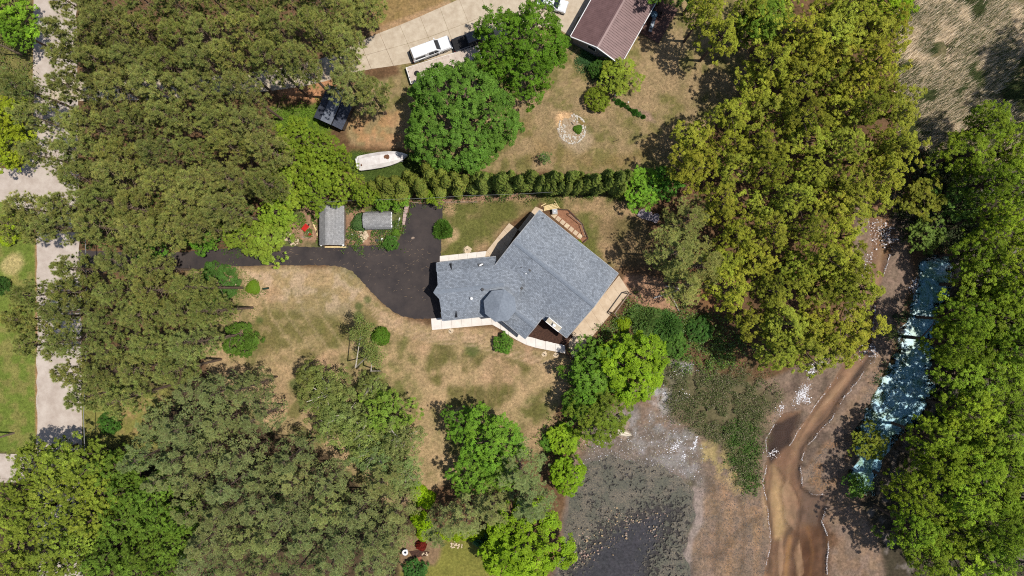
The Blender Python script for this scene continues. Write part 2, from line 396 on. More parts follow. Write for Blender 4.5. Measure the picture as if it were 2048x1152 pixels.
paint_line([(1745, 715), (1712, 760), (1680, 800), (1645, 845), (1612, 885), (1596, 930), (1598, 975)], 8, (108, 86, 72), .6)  # wet mud margin with the bank's shadow line painted in
paint_line([(1562, 985), (1566, 1030), (1560, 1075)], 16, (204, 170, 122), .8); paint_line([(1585, 1010), (1592, 1050), (1578, 1080), (1560, 1110)], 9, (96, 78, 62), .7); paint_line([(1585, 1080), (1580, 1120), (1572, 1200)], 9, (176, 132, 84), .8)
paint_line([(1548, 940), (1540, 1000), (1550, 1080), (1545, 1152)], 7, (106, 84, 66), .6)
for k in range(4): paint_line([(1420 + 30 * k, 960 + 20 * k), (1440 + 26 * k, 1040), (1430 + 28 * k, 1152)], 12, ((96, 78, 62), (168, 128, 92))[k % 2], .5)
paint_line([(1756, 600), (1748, 680), (1746, 716), (1716, 757), (1689, 794), (1663, 836), (1636, 864), (1609, 900), (1600, 942), (1606, 978), (1630, 996), (1652, 998)], 4.5, (74, 58, 46), .8)  # shadow of the right bank, painted dark into the bed colour
paint_line([(1652, 1020), (1643, 1046), (1655, 1082), (1652, 1160)], 5, (78, 54, 34), .8); paint_line([(1555, 852), (1538, 884), (1543, 926), (1534, 970), (1543, 1018), (1549, 1084), (1540, 1152)], 4, (92, 72, 58), .7)  # right bank shadow painted on downstream; darker line on the left bank
paint_line([(1700, 730), (1665, 785), (1625, 840), (1600, 885)], 4, (120, 90, 70), .6); paint_line([(1560, 940), (1590, 980), (1610, 1020), (1600, 1070), (1610, 1140)], 6, (84, 62, 44), .6); paint_line([(1620, 1060), (1632, 1110), (1626, 1160)], 8, (136, 96, 56), .6)
paint_line([(1400, 1110), (1440, 1120), (1480, 1060), (1520, 1040)], 16, (92, 74, 58), .5)
paint([(1655, 890), (1720, 870), (1700, 960), (1640, 985), (1610, 950)], (150, 114, 82), 14, .7, 14, fine)
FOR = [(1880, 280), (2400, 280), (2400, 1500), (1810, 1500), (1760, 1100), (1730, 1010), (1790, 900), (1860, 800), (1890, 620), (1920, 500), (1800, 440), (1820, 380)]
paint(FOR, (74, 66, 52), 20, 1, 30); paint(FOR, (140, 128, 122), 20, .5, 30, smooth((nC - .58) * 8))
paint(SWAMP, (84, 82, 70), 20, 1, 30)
paint([(1320, 740), (1500, 740), (1560, 800), (1520, 880), (1512, 980), (1490, 985), (1460, 900), (1380, 850), (1335, 820)], (98, 92, 62), 40, .9, 60)
paint([(800, 1070), (990, 1070), (1000, 1400), (800, 1400)], (126, 122, 48), 20, 1, 20); paint([(800, 1070), (890, 1080), (870, 1130), (800, 1140)], (140, 108, 88), 10, .8, 14)
for k in range(3): paint_line([(745, 612 + 9 * k), (790, 645 + 9 * k), (860, 668 + 8 * k), (950, 676 + 8 * k), (1020, 700 + 7 * k), (1110, 724 + 6 * k)], 2.6, (196, 164, 130), .55)
for k in range(5): paint_line([(900 + 22 * k, 720), (930 + 22 * k, 770), (925 + 22 * k, 830), (900 + 22 * k, 880)], 3, (150, 124, 84), .4)
for k in range(4): paint_line([(520 + 34 * k, 560), (540 + 34 * k, 630), (590 + 34 * k, 700)], 3.5, (188, 160, 122), .4)
# the lawns are speckled with straw and soil at a hand's width
GC *= (0.80 + 0.40 * nD)[:, None]
lum = GC @ np.array([.3, .6, .1]); GC[:] = lum[:, None] * .10 + GC * .92
for bp in BARS: paint(bp, (156, 124, 98), 6, .9, 8, .5 + .5 * fine)
grain = 1 - .75 * smooth(poly_sd(U, V, STREAM) / 8 + .3)
GZ = ground_h(U, V)
nx, ny = len(gx), len(gy); I = np.arange(nx * ny).reshape(nx, ny)
q = np.stack([I[:-1, :-1], I[1:, :-1], I[1:, 1:], I[:-1, 1:]], -1).reshape(-1, 4)
m, nt, b = newmat('ground'); b.inputs['Roughness'].default_value = 0.95; b.inputs['Specular IOR Level'].default_value = 0.05
at = nd(nt, 'ShaderNodeAttribute', attribute_name='Col'); tc = nd(nt, 'ShaderNodeTexCoord').outputs['Object']
f1 = noise(nt, 2.6, 6, 0.75, tc); f2 = noise(nt, 0.5, 4, 0.6, tc, 0.8)
c = mixc(nt, at.outputs['Alpha'], at.outputs['Color'], ramp(nt, f1, [(0.30, (0.58, 0.58, 0.56)), (0.5, (0.97, 0.97, 0.96)), (0.70, (1.45, 1.43, 1.40))]), 'MULTIPLY')
c = mixc(nt, 0.7, c, ramp(nt, f2, [(0.35, (0.84, 0.88, 0.80)), (0.65, (1.12, 1.08, 1.06))]), 'MULTIPLY')
nt.links.new(c, b.inputs['Base Color']); bump(nt, b, f1, 0.9, 0.10)
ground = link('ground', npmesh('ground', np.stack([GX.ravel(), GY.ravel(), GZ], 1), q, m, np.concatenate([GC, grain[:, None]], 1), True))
setp(ground, 'ground of dry lawn, soil and mud flats', 'ground', kind='structure')

# ------------------------------------------------------------------ roads, drives, walks
M = {}
M['road'] = pbr('old_road', alb(204, 190, 176), alb(182, 166, 152), 0.6, 0.95, 0.1, bmp=.2, bscale=14)
M['asphalt'] = pbr('new_asphalt', alb(78, 68, 63), alb(48, 43, 44), 0.28, 0.85, 0.25, bmp=.35, bscale=18, contrast=(.3, .7))
M['concrete'] = pbr('concrete', alb(206, 190, 166), alb(184, 166, 142), 0.9, 0.9, 0.15, bmp=.1)
M['white_concrete'] = pbr('new_concrete', alb(238, 230, 220), alb(226, 216, 204), 1.2, 0.85, 0.15, bmp=.06)
M['tan_concrete'] = pbr('tan_concrete', alb(218, 196, 168), alb(198, 174, 146), 0.8, 0.9, 0.15, bmp=.1)
M['mulch'] = pbr('mulch', alb(92, 66, 54), alb(58, 42, 36), 6, 0.95, 0.1, bmp=.8, bscale=9)
def sheet(name, pix, z0, z1, mat, label, cat, rough_step=0.5, amp=0.06, seed=1):
    pts = rough_poly([XY(*p) for p in pix], rough_step, amp, seed)
    return setp(MB().prism(pts, z0, z1).build(name, mat), label, cat, kind='structure')
sheet('street', [(70, -250), (110, -250), (152, 0), (156, 330), (163, 700), (166, 1000), (168, 1500), (74, 1500), (74, 460), (40, 420), (0, 402), (-700, 392), (-700, 330), (0, 338), (40, 335), (68, 310), (66, 0)], -0.2, 0.012, M['road'], 'pale worn street running up the left side', 'road', 1.2, 0.14, 3)
sheet('side_street', [(-60, 905), (60, 908), (76, 930), (76, 960), (-60, 970), (-700, 975), (-700, 905)], -0.2, 0.010, M['road'], 'pale side street under the trees at lower left', 'road', 1, .1, 4)
def drive_poly():
    lower = [(158, 545), (260, 543), (372, 540), (450, 534), (560, 530.5), (640, 530), (682, 533), (702, 541), (722, 560), (742, 583), (764, 605), (788, 625), (806, 633), (828, 637), (862, 638), (880, 637)]
    right = [(884, 560), (881, 525), (881, 513), (884, 460), (886, 409)]
    upper = [(821, 406), (812, 440), (806, 462), (800, 478), (786, 489), (760, 490), (700, 491), (640, 494), (560, 493), (450, 497), (365, 504), (260, 506), (158, 500)]
    return lower + right + upper
sheet('asphalt_driveway', drive_poly(), -0.2, 0.035, M['asphalt'], 'fresh black asphalt driveway curving up to the house', 'driveway', .3, .085, 5)
# neighbour's drive: slabs poured along a bent line
nd_drive = thing('concrete_driveway', 'old concrete driveway under the parked vehicles at the top', 'driveway', (0, 0, 0)); setp(nd_drive, kind='structure')
path = [(100, 182), (300, 180), (470, 168), (600, 152), (690, 125), (770, 92), (850, 58), (930, 28), (1010, -5), (1100, -30), (1180, -55)]
wid = [20, 20, 20, 22, 24, 36, 45, 50, 54, 60, 60]
pp = curve_pts(path, 2, False); wd = np.interp(np.linspace(0, 1, len(pp)), np.linspace(0, 1, len(wid)), wid)
cen = [Vector((p[0], p[1])) for p in pp]
def edge(i, s):
    t = (cen[min(i + 1, len(cen) - 1)] - cen[max(i - 1, 0)]).normalized(); n = Vector((-t.y, t.x))
    off = 18 if pp[i][0] > 720 else 0
    return cen[i] + n * (wd[i] * s) + n * off * min(1, max(0, (pp[i][0] - 720) / 120))
for i in range(len(cen) - 1):
    for a0, a1 in ((-1, 0), (0, 1)):
        qd = [edge(i, a0), edge(i + 1, a0), edge(i + 1, a1), edge(i, a1)]
        c0 = sum(qd, Vector((0, 0))) / 4
        qd = [x + (c0 - x).normalized() * 0.35 for x in qd]
        MB().prism([XY(*x) for x in qd], -0.15, 0.02 + 0.004 * ((i * 7 + (a0 < 0) * 3) % 4)).build('slab', M['concrete'], nd_drive)
# the apron by the brown house
sheet('parking_apron', [(1004, -60), (1080, -90), (1180, -80), (1172, 0), (1140, 72), (1120, 60), (1060, 50), (1010, 60), (975, 85), (940, 60), (985, 20)], -0.2, 0.045, M['concrete'], 'pale concrete apron beside the brown roofed house', 'driveway', 1, .03, 8)
# walks: a thing of slabs each
def slabs(name, label, quads, mat, gap=0.25, z=0.05):
    t = thing(name, label, 'walkway'); setp(t, kind='structure')
    for k, qd in enumerate(quads):
        qd = [Vector(x) for x in qd]; c0 = sum(qd, Vector((0, 0))) / len(qd)
        qd = [x + (c0 - x).normalized() * gap for x in qd]
        MB().prism([XY(*x) for x in qd], -0.12, z + 0.003 * (k % 3)).build('slab', mat, t)
    return t
def strip(a, b, n):
    """quads between two polylines"""
    def samp(pl, t):
        L = [0]
        for i in range(len(pl) - 1): L.append(L[-1] + (Vector(pl[i + 1]) - Vector(pl[i])).length)
        x = t * L[-1]
        for i in range(len(pl) - 1):
            if x <= L[i + 1] + 1e-6: return Vector(pl[i]).lerp(Vector(pl[i + 1]), (x - L[i]) / max(1e-6, L[i + 1] - L[i]))
    return [[samp(a, k / n), samp(a, (k + 1) / n), samp(b, (k + 1) / n), samp(b, k / n)] for k in range(n)]
slabs('upper_walkway', 'white concrete walkway along the upper side of the garage wing', strip([(879.5, 512), (973, 502)], [(879.5, 530), (969, 521)], 5), M['white_concrete'])
slabs('lower_walkway', 'white concrete walkway curving along the lower side of the house', strip([(862, 637), (978, 628), (1000, 640), (1030, 664), (1050, 671), (1130, 690)], [(864, 660), (988, 649), (1018, 671), (1047, 688), (1069, 695), (1131, 707)], 14), M['white_concrete'])
slabs('angled_walkway', 'tan concrete walkway between garage wing and main wing', strip([(965, 516), (973, 502), (1018, 446)], [(978, 534), (992, 534), (1036, 459)], 5), M['tan_concrete'])
slabs('side_terrace', 'long tan concrete terrace along the lower right house wall', strip([(1137, 692), (1139, 672), (1190, 610), (1238, 551)], [(1145, 716), (1176, 684), (1214, 637), (1259, 583)], 8), M['tan_concrete'], .2)
slabs('corner_landing', 'narrow tan concrete strip at the upper house corner', strip([(1036, 459), (1071, 413)], [(1046, 470), (1087, 420)], 3), M['tan_concrete'], .2, .04)
sheet('mulch_bed', [(1049, 671), (1068, 650), (1098, 630), (1146, 672), (1131, 691), (1090, 682)], -0.1, 0.06, M['mulch'], 'dark mulch bed between the house wings and the white walkway', 'flower bed', .3, .04, 9)
sheet('planting_bed', [(1098, 425), (1117, 417), (1138, 419), (1166, 448), (1177, 477), (1166, 487)], -0.1, 0.03, pbr('bed_soil', alb(166, 120, 92), alb(140, 98, 74), 3, .95, .1, bmp=.5), 'bare soil bed beyond the upper right house wall', 'flower bed', .3, .05, 10)
sheet('north_shadow_strip', [(985, 535), (1045, 468), (1060, 452), (1090, 430), (1075, 445), (1000, 545)], -0.1, 0.02, M['mulch'], 'soil strip painted dark as shadow below the upper left house wall', 'flower bed', .3, .04, 11)  # dark sheet stands in for the roof's shadow on soil and concrete

# ------------------------------------------------------------------ water
def water_mat(name, tint, gloss=0.03, film=0.0):
    m, nt, b = newmat(name); nt.nodes.remove(b)
    tr = nd(nt, 'ShaderNodeBsdfTransparent'); tr.inputs[0].default_value = (*tint, 1)
    gl = nd(nt, 'ShaderNodeBsdfGlossy'); gl.inputs['Roughness'].default_value = gloss
    fr = nd(nt, 'ShaderNodeFresnel'); fr.inputs[0].default_value = 1.33
    bp = nd(nt, 'ShaderNodeBump'); bp.inputs['Strength'].default_value = .15; bp.inputs['Distance'].default_value = .02
    nt.links.new(noise(nt, 5, 2, .5, nd(nt, 'ShaderNodeTexCoord').outputs['Object']), bp.inputs['Height'])
    nt.links.new(bp.outputs[0], gl.inputs['Normal'])
    mx = nd(nt, 'ShaderNodeMixShader'); nt.links.new(fr.outputs[0], mx.inputs[0])
    nt.links.new(tr.outputs[0], mx.inputs[1]); nt.links.new(gl.outputs[0], mx.inputs[2])
    out = mx.outputs[0]
    nt.links.new(out, nt.nodes['Material Output'].inputs[0]); return m
def wsheet(name, pix, z, mat, label, grow=0):
    pts = [XY(*p) for p in pix]
    o = MB().add([(x, y, z) for x, y in pts], [tuple(range(len(pts)))]).build(name, mat)
    return setp(o, label, 'water', kind='structure')
M['stream'] = water_mat('stream_water', (0.92, 0.89, 0.84))
M['pond'] = water_mat('pond_water', (0.72, 0.72, 0.75))
wsheet('stream_water', [(1725, 360), (1800, 360), (1806, 490), (1775, 590), (1762, 720), (1700, 810), (1640, 890), (1618, 960), (1662, 985), (1668, 1300), (1515, 1300), (1520, 830), (1600, 800), (1680, 740), (1690, 640), (1725, 545)], WATER_Z, M['stream'], 'shallow brown stream winding through the mud flats')
px_ = np.arange(1070, 1440, 6.0); py_ = np.arange(890, 1310, 6.0); PU, PV = np.meshgrid(px_, py_, indexing='ij')
alg = np.clip(.35 - poly_sd(PU.ravel(), PV.ravel(), OPEN) / 70, -.6, 1) * (.6 + .8 * fbm(PU.ravel() * S, PV.ravel() * S, 2.0, 71))
m = M['pond']; nt = m.node_tree; out_ = nt.nodes['Material Output']; wsh = out_.inputs[0].links[0].from_socket
b = nd(nt, 'ShaderNodeBsdfPrincipled'); b.inputs['Roughness'].default_value = .7; tc = nd(nt, 'ShaderNodeTexCoord').outputs['Object']
na = noise(nt, 1.6, 9, .78, tc, .3); nb_ = noise(nt, 7, 4, .7, tc); nc_ = noise(nt, .45, 3, .5, tc)
ca = ramp(nt, nb_, [(.3, alb(44, 40, 34)), (.48, alb(80, 72, 56)), (.62, alb(118, 104, 80)), (.75, alb(158, 138, 112))])
cb = ramp(nt, nb_, [(.3, alb(40, 40, 30)), (.5, alb(68, 66, 46)), (.7, alb(104, 98, 72))])
nt.links.new(mixc(nt, ramp(nt, nc_, [(.42, (0, 0, 0)), (.58, (1, 1, 1))]), ca, cb), b.inputs['Base Color'])
at = nd(nt, 'ShaderNodeAttribute', attribute_name='Col'); sp = nd(nt, 'ShaderNodeSeparateColor'); nt.links.new(at.outputs['Color'], sp.inputs[0])
ad = nd(nt, 'ShaderNodeMath', operation='MULTIPLY_ADD'); nt.links.new(sp.outputs[0], ad.inputs[0]); ad.inputs[1].default_value = .15; nt.links.new(na, ad.inputs[2])
mk = ramp(nt, ad.outputs[0], [(.58, (0, 0, 0)), (.62, (1, 1, 1))])
mx = nd(nt, 'ShaderNodeMixShader'); nt.links.new(mk, mx.inputs[0]); nt.links.new(wsh, mx.inputs[1]); nt.links.new(b.outputs[0], mx.inputs[2]); nt.links.new(mx.outputs[0], out_.inputs[0])
PI_ = np.arange(PU.size).reshape(PU.shape); pq_ = np.stack([PI_[:-1, :-1], PI_[:-1, 1:], PI_[1:, 1:], PI_[1:, :-1]], -1).reshape(-1, 4)
o = link('pond_water', npmesh('pond_water', np.stack([(PU.ravel() - 1024) * S, -(PV.ravel() - 576) * S, np.full(PU.size, WATER_Z)], 1), pq_, m, np.repeat(alg[:, None], 3, 1)))
setp(o, 'dark shallow pond with algae at the bottom of the picture', 'water', kind='structure')
# swamp: film on open water, the sky's blue reflection put into its colour
m, nt, b = newmat('swamp_film_sky_blue'); b.inputs['Roughness'].default_value = .18
tc = nd(nt, 'ShaderNodeTexCoord').outputs['Object']
f1 = noise(nt, 4.5, 9, .85, tc, .3); f2 = noise(nt, .30, 5, .65, tc, 1.5)
ca = ramp(nt, f1, [(.36, (.02, .06, .06)), (.47, (.13, .28, .34)), (.58, (.25, .44, .51)), (.69, (.42, .58, .63)), (.78, (.72, .78, .78))])
cb = ramp(nt, f1, [(.36, (.02, .06, .03)), (.52, (.11, .22, .15)), (.68, (.36, .52, .44))])
nt.links.new(mixc(nt, ramp(nt, f2, [(.44, (0, 0, 0)), (.58, (1, 1, 1))]), ca, cb), b.inputs['Base Color'])
# the film is torn: between its rags dark water shows the bed, and it frays out towards the banks
su = np.arange(1640, 1960, 5.0); sv = np.arange(490, 1020, 5.0); SU, SV = np.meshgrid(su, sv, indexing='ij')
den = np.clip(.5 + poly_sd(SU.ravel(), SV.ravel(), SWAMP) / 30, -.6, 1.2)
at = nd(nt, 'ShaderNodeAttribute', attribute_name='Col'); sp = nd(nt, 'ShaderNodeSeparateColor'); nt.links.new(at.outputs['Color'], sp.inputs[0])
fm_ = noise(nt, 1.1, 9, .8, tc, .5); ad = nd(nt, 'ShaderNodeMath', operation='MULTIPLY_ADD'); nt.links.new(sp.outputs[0], ad.inputs[0]); ad.inputs[1].default_value = .22; nt.links.new(fm_, ad.inputs[2])
wt = nd(nt, 'ShaderNodeBsdfTransparent'); wt.inputs[0].default_value = (.5, .55, .5, 1); gl = nd(nt, 'ShaderNodeBsdfGlossy'); gl.inputs['Roughness'].default_value = .05
fr = nd(nt, 'ShaderNodeFresnel'); fr.inputs[0].default_value = 1.33; m1 = nd(nt, 'ShaderNodeMixShader'); nt.links.new(fr.outputs[0], m1.inputs[0]); nt.links.new(wt.outputs[0], m1.inputs[1]); nt.links.new(gl.outputs[0], m1.inputs[2])
m2 = nd(nt, 'ShaderNodeMixShader'); nt.links.new(ramp(nt, ad.outputs[0], [(.60, (0, 0, 0)), (.66, (1, 1, 1))]), m2.inputs[0]); nt.links.new(m1.outputs[0], m2.inputs[1]); nt.links.new(b.outputs[0], m2.inputs[2]); nt.links.new(m2.outputs[0], nt.nodes['Material Output'].inputs[0])
SI = np.arange(SU.size).reshape(SU.shape); sq = np.stack([SI[:-1, :-1], SI[:-1, 1:], SI[1:, 1:], SI[1:, :-1]], -1).reshape(-1, 4)
keep = (den[sq].max(1) > -.55); sq = sq[keep]
o = link('swamp_water', npmesh('swamp_water', np.stack([(SU.ravel() - 1024) * S, -(SV.ravel() - 576) * S, np.full(SU.size, WATER_Z + .03)], 1), sq, m, np.repeat(den[:, None], 3, 1)))
setp(o, 'swamp water with sky reflection painted blue into its film, beside the right hand trees', 'water', kind='structure')
# ------------------------------------------------------------------ buildings
def shingle_mat(name, c, var=0.22, sx=3.2):
    m, nt, b = newmat(name); b.inputs['Roughness'].default_value = .9; b.inputs['Specular IOR Level'].default_value = .15
    tc = nd(nt, 'ShaderNodeTexCoord').outputs['Object']
    br = nd(nt, 'ShaderNodeTexBrick'); nt.links.new(tc, br.inputs['Vector']); br.inputs['Scale'].default_value = sx
    br.inputs['Color1'].default_value = (*[x * (1 + var) for x in c], 1); br.inputs['Color2'].default_value = (*[x * (1 - var) for x in c], 1)
    br.inputs['Mortar'].default_value = (*[x * .5 for x in c], 1); br.inputs['Mortar Size'].default_value = .03
    br.inputs['Brick Width'].default_value = .9; br.inputs['Row Height'].default_value = .55; br.offset = .4
    f = noise(nt, 3.5, 4, .7, tc); f2 = noise(nt, .35, 3, .5, tc)
    c1 = mixc(nt, 1.0, br.outputs['Color'], ramp(nt, f, [(.3, (.80, .80, .80)), (.5, (1, 1, 1)), (.7, (1.28, 1.28, 1.28))]), 'MULTIPLY')
    c1 = mixc(nt, .8, c1, ramp(nt, f2, [(.35, (.88, .89, .90)), (.65, (1.08, 1.07, 1.05))]), 'MULTIPLY')
    nt.links.new(c1, b.inputs['Base Color']); bump(nt, b, br.outputs['Fac'], .5, .02)
    return m
M['shingle'] = shingle_mat('slate_shingle', alb(144, 150, 158))
M['ridgecap'] = pbr('ridge_shingle', alb(140, 147, 156), alb(122, 129, 138), 4, .9, .1)
M['grey_shingle'] = shingle_mat('grey_shingle', alb(160, 158, 156), .12)
M['dark_shingle'] = shingle_mat('dark_shingle', alb(78, 82, 94), .1)
M['white'] = pbr('white_trim', alb(244, 242, 238), alb(228, 226, 222), 2, .5, .4)
M['drip'] = pbr('drip_edge', alb(176, 176, 176), alb(150, 150, 150), 2, .5, .4)
M['siding'] = pbr('cream_siding', alb(208, 196, 174), alb(192, 180, 158), 1.5, .7, .2)
M['black'] = pbr('black_metal', alb(40, 38, 40), alb(28, 27, 30), 3, .5, .4)
M['glass'] = pbr('window_glass', alb(34, 42, 52), alb(26, 32, 40), 1, .08, .7)
M['lumber'] = pbr('new_lumber', alb(240, 216, 160), alb(222, 192, 134), 3, .7, .2)
M['wood'] = pbr('weathered_wood', alb(170, 150, 132), alb(132, 112, 96), 3, .85, .15)
M['darkwood'] = pbr('dark_timber', alb(92, 74, 62), alb(66, 54, 46), 4, .9, .1)
M['brownwood'] = pbr('brown_deck_wood', alb(118, 88, 78), alb(88, 66, 60), 4, .85, .15)
M['greymetal'] = pbr('grey_metal', alb(150, 152, 156), alb(120, 122, 128), 3, .45, .5, .6)
M['rubber'] = pbr('rubber', alb(40, 38, 38), alb(28, 27, 27), 5, .8, .2)
M['pale_stone'] = pbr('pale_stone', alb(230, 208, 176), alb(196, 172, 142), 2, .9, .1, bmp=.4)
class Frame:
    def __init__(s, parent, org, rz): s.parent = parent; s.org = Vector((org[0], org[1], 0)); s.rz = rz
    def put(s, mb, name, mat, parent=None, smooth_=False):
        if parent is None: return mb.build(name, mat, s.parent, s.org - s.parent.location, s.rz, smooth_)
        return mb.build(name, mat, parent, (0, 0, 0), 0, smooth_)
    def uv(s, x, y, z=0):
        return (s.org.x + x * math.cos(s.rz) - y * math.sin(s.rz), s.org.y + x * math.sin(s.rz) + y * math.cos(s.rz), z)
def slope(x0, x1, ya, za, yb, zb, th=.14):
    """a roof plane from (ya, za) to (yb, zb), running x0..x1"""
    mb = MB()
    if ya > yb: ya, za, yb, zb = yb, zb, ya, za
    return mb.hexa([(x0, ya, za - th), (x1, ya, za - th), (x1, yb, zb - th), (x0, yb, zb - th), (x0, ya, za), (x1, ya, za), (x1, yb, zb), (x0, yb, zb)])
def rake(x, ya, za, yb, zb, w=.05, d=.22):
    mb = MB()
    if ya > yb: ya, za, yb, zb = yb, zb, ya, za
    return mb.hexa([(x - w, ya, za - d), (x + w, ya, za - d), (x + w, yb, zb - d), (x - w, yb, zb - d), (x - w, ya, za + .015), (x + w, ya, za + .015), (x + w, yb, zb + .015), (x - w, yb, zb + .015)])
def gable(fr, x0, x1, yw, he, hr, mat, trim=None, cap=True, ends=(True, True), over=.35, wallmat=None, yr=0.0):
    trim = trim or M['drip']; parts = []
    for s in (-1, 1): parts.append(fr.put(slope(x0, x1, s * yw, he, yr, hr - .0), 'roof_slope', mat))
    for s, pr in zip((-1, 1), parts):
        for k, x in enumerate((x0 - .052, x1 + .052)):
            if ends[k]: fr.put(rake(x, s * yw, he, yr, hr), 'rake_board', trim, pr)
        fr.put(MB().box(((x0 + x1) / 2, s * (yw + .03), he - .11), (x1 - x0 + .06, .05, .18)), 'fascia', trim, pr)
    if cap:
        mb = MB()
        for s in (-1, 1):
            k = (hr - he) / yw
            mb.hexa([(x0 + .02, yr, hr + .01), (x1 - .02, yr, hr + .01), (x1 - .02, yr + s * .28, hr - .28 * k + .01), (x0 + .02, yr + s * .28, hr - .28 * k + .01)][::s] + [(x0 + .02, yr, hr + .10), (x1 - .02, yr, hr + .10), (x1 - .02, yr + s * .28, hr - .28 * k + .09), (x0 + .02, yr + s * .28, hr - .28 * k + .09)][::s])
        fr.put(mb, 'ridge_cap', M['ridgecap'])
    wm = wallmat or M['siding']; a, b_ = x0 + over, x1 - over; y = yw - over; zt = he - .2 + (hr - he) * over / yw
    for s in (-1, 1): fr.put(MB().box(((a + b_) / 2, s * (y - .06), zt / 2), (b_ - a - .25, .12, zt)), 'wall', wm)
    for k, x in enumerate((a, b_)):
        if ends[k]:
            sx = .12 if k == 0 else -.12
            mb = MB(); pts = [(-y, 0), (y, 0), (y, zt), (yr, hr - .22), (-y, zt)]
            lo, hi = (x, x + sx) if sx > 0 else (x + sx, x)
            mb.add([(lo, p, q_) for p, q_ in pts] + [(hi, p, q_) for p, q_ in pts], [(4, 3, 2, 1, 0), (5, 6, 7, 8, 9)] + [(i, (i + 1) % 5, 5 + (i + 1) % 5, 5 + i) for i in range(5)])
            fr.put(mb, 'gable_wall', wm)
    return parts
def window(fr, x, y, z, w_, h_, along='x'):
    d = (w_, .1, h_) if along == 'x' else (.1, w_, h_)
    o = fr.put(MB().box((x, y, z), d), 'window', M['white'])
    e = (w_ - .16, .14, h_ - .16) if along == 'x' else (.14, w_ - .16, h_ - .16)
    fr.put(MB().box((x, y, z), e), 'pane', M['glass'], o); return o

# ---- the main house
house = thing('house', 'house with blue-grey shingle roof, garage wing and octagonal turret', 'house', P(1070, 560))
Nc, Ec, Sc = P(1080, 421, 3.1), P(1237, 547, 3.1), P(1132, 675, 3.1)
ang = math.atan2(Ec.y - Nc.y, Ec.x - Nc.x); ctr = (Nc + Sc) / 2
HL = (Ec - Nc).length / 2; HW = (Sc - Ec).length / 2
fm = Frame(house, ctr, ang)
gable(fm, -HL, HL, HW, 3.1, 5.5, M['shingle'])
for x in (-4, 0, 4): window(fm, x, HW - .34, 1.6, 1.6, 1.3)
window(fm, HL - .34, -2.5, 1.4, 1.8, 2.0, 'y'); window(fm, HL - .34, 2.5, 1.6, 1.6, 1.3, 'y')
window(fm, -HL + .34, 3, 1.6, 1.4, 1.3, 'y')
# garage wing: gambrel with a hay hood over the drive
TL, BL, TR = P(874.5, 525.5, 2.8), P(885, 642, 2.8), P(967, 515.5, 2.8)
angW = math.atan2(TR.y - TL.y, TR.x - TL.x); o0 = (TL + BL) / 2; WW = (BL - TL).length / 2
fw = Frame(house, o0, angW); LW = 11.5
WB, ZB, ZR = WW - 1.25, 3.75, 4.85
for s in (-1, 1):
    lo = fw.put(slope(0, LW - 3.2, s * WW, 2.8, s * WB, ZB), 'roof_slope', M['shingle'])
    fw.put(MB().box(((LW - 3.2) / 2, s * (WW + .03), 2.69), (LW - 3.2, .05, .18)), 'fascia', M['drip'], lo)
    fw.put(rake(-.052, s * WW, 2.8, s * WB, ZB), 'rake_board', M['ridgecap'], lo)
    # upper plane with the hood drawn out to a point at the ridge
    mb = MB(); th = .14
    pl = [(0, s * WB, ZB), (LW - 1, s * WB, ZB), (LW, 0, ZR), (-.72, 0, ZR), (-.02, s * WB * .34, ZB + (ZR - ZB) * .66)]
    if s > 0: pl = pl[::1]
    n = len(pl); top = list(range(n)) if s < 0 else list(range(n))[::-1]
    mb.add(pl + [(a, b_, c_ - th) for a, b_, c_ in pl], [tuple(top), tuple(n + i for i in top[::-1])] + [((i, n + i, n + (i + 1) % n, (i + 1) % n) if s < 0 else (i, (i + 1) % n, n + (i + 1) % n, n + i)) for i in range(n)])
    up = fw.put(mb, 'roof_slope', M['shingle'])
    fw.put(MB().box((LW / 2 - 1.6, s * (WW - .45), 1.28), (LW - 3.6, .14, 2.56)), 'wall', M['siding'])
    # little black wedges low on the plane
    fw.put(MB().hexa([(1.75, s * (WW - .3), 2.98), (2.08, s * (WW - .3), 2.98), (2.08, s * (WW - 1.2), 3.68), (2.0, s * (WW - 1.2), 3.68), (1.75, s * (WW - .3), 3.16), (2.08, s * (WW - .3), 3.16), (2.08, s * (WW - 1.2), 3.78), (2.0, s * (WW - 1.2), 3.78)]), 'roof_vent_and_wedge', M['black'])
mb = MB()
kk = (ZR - ZB) / WB
for s in (-1, 1):
    mb.hexa([(-.68, 0, ZR + .01), (9, 0, ZR + .01), (9, s * .28, ZR - .28 * kk + .01), (-.5, s * .28, ZR - .28 * kk + .01)][::s] + [(-.68, 0, ZR + .06), (9, 0, ZR + .06), (9, s * .28, ZR - .28 * kk + .05), (-.5, s * .28, ZR - .28 * kk + .05)][::s])
fw.put(mb, 'ridge_cap', M['ridgecap'])
mb = MB(); pts = [(-WW + .4, 0), (WW - .4, 0), (WW - .4, 2.75), (WB, ZB - .18), (0, ZR - .2), (-WB, ZB - .18), (-WW + .4, 2.75)]
mb.add([(.35, p, z) for p, z in pts] + [(.47, p, z) for p, z in pts], [tuple(range(6, -1, -1)), tuple(range(7, 14))] + [(i, (i + 1) % 7, 7 + (i + 1) % 7, 7 + i) for i in range(7)])
fw.put(mb, 'gable_wall', M['siding'])
for y in (-1.9, 1.9):
    gd = fw.put(MB().box((.31, y, 1.12), (.08, 2.7, 2.2)), 'garage_door', M['white'])
    for k in range(4): fw.put(MB().box((.262, y, .33 + .53 * k), (.012, 2.55, .47)), 'door_panel', M['white'], gd)
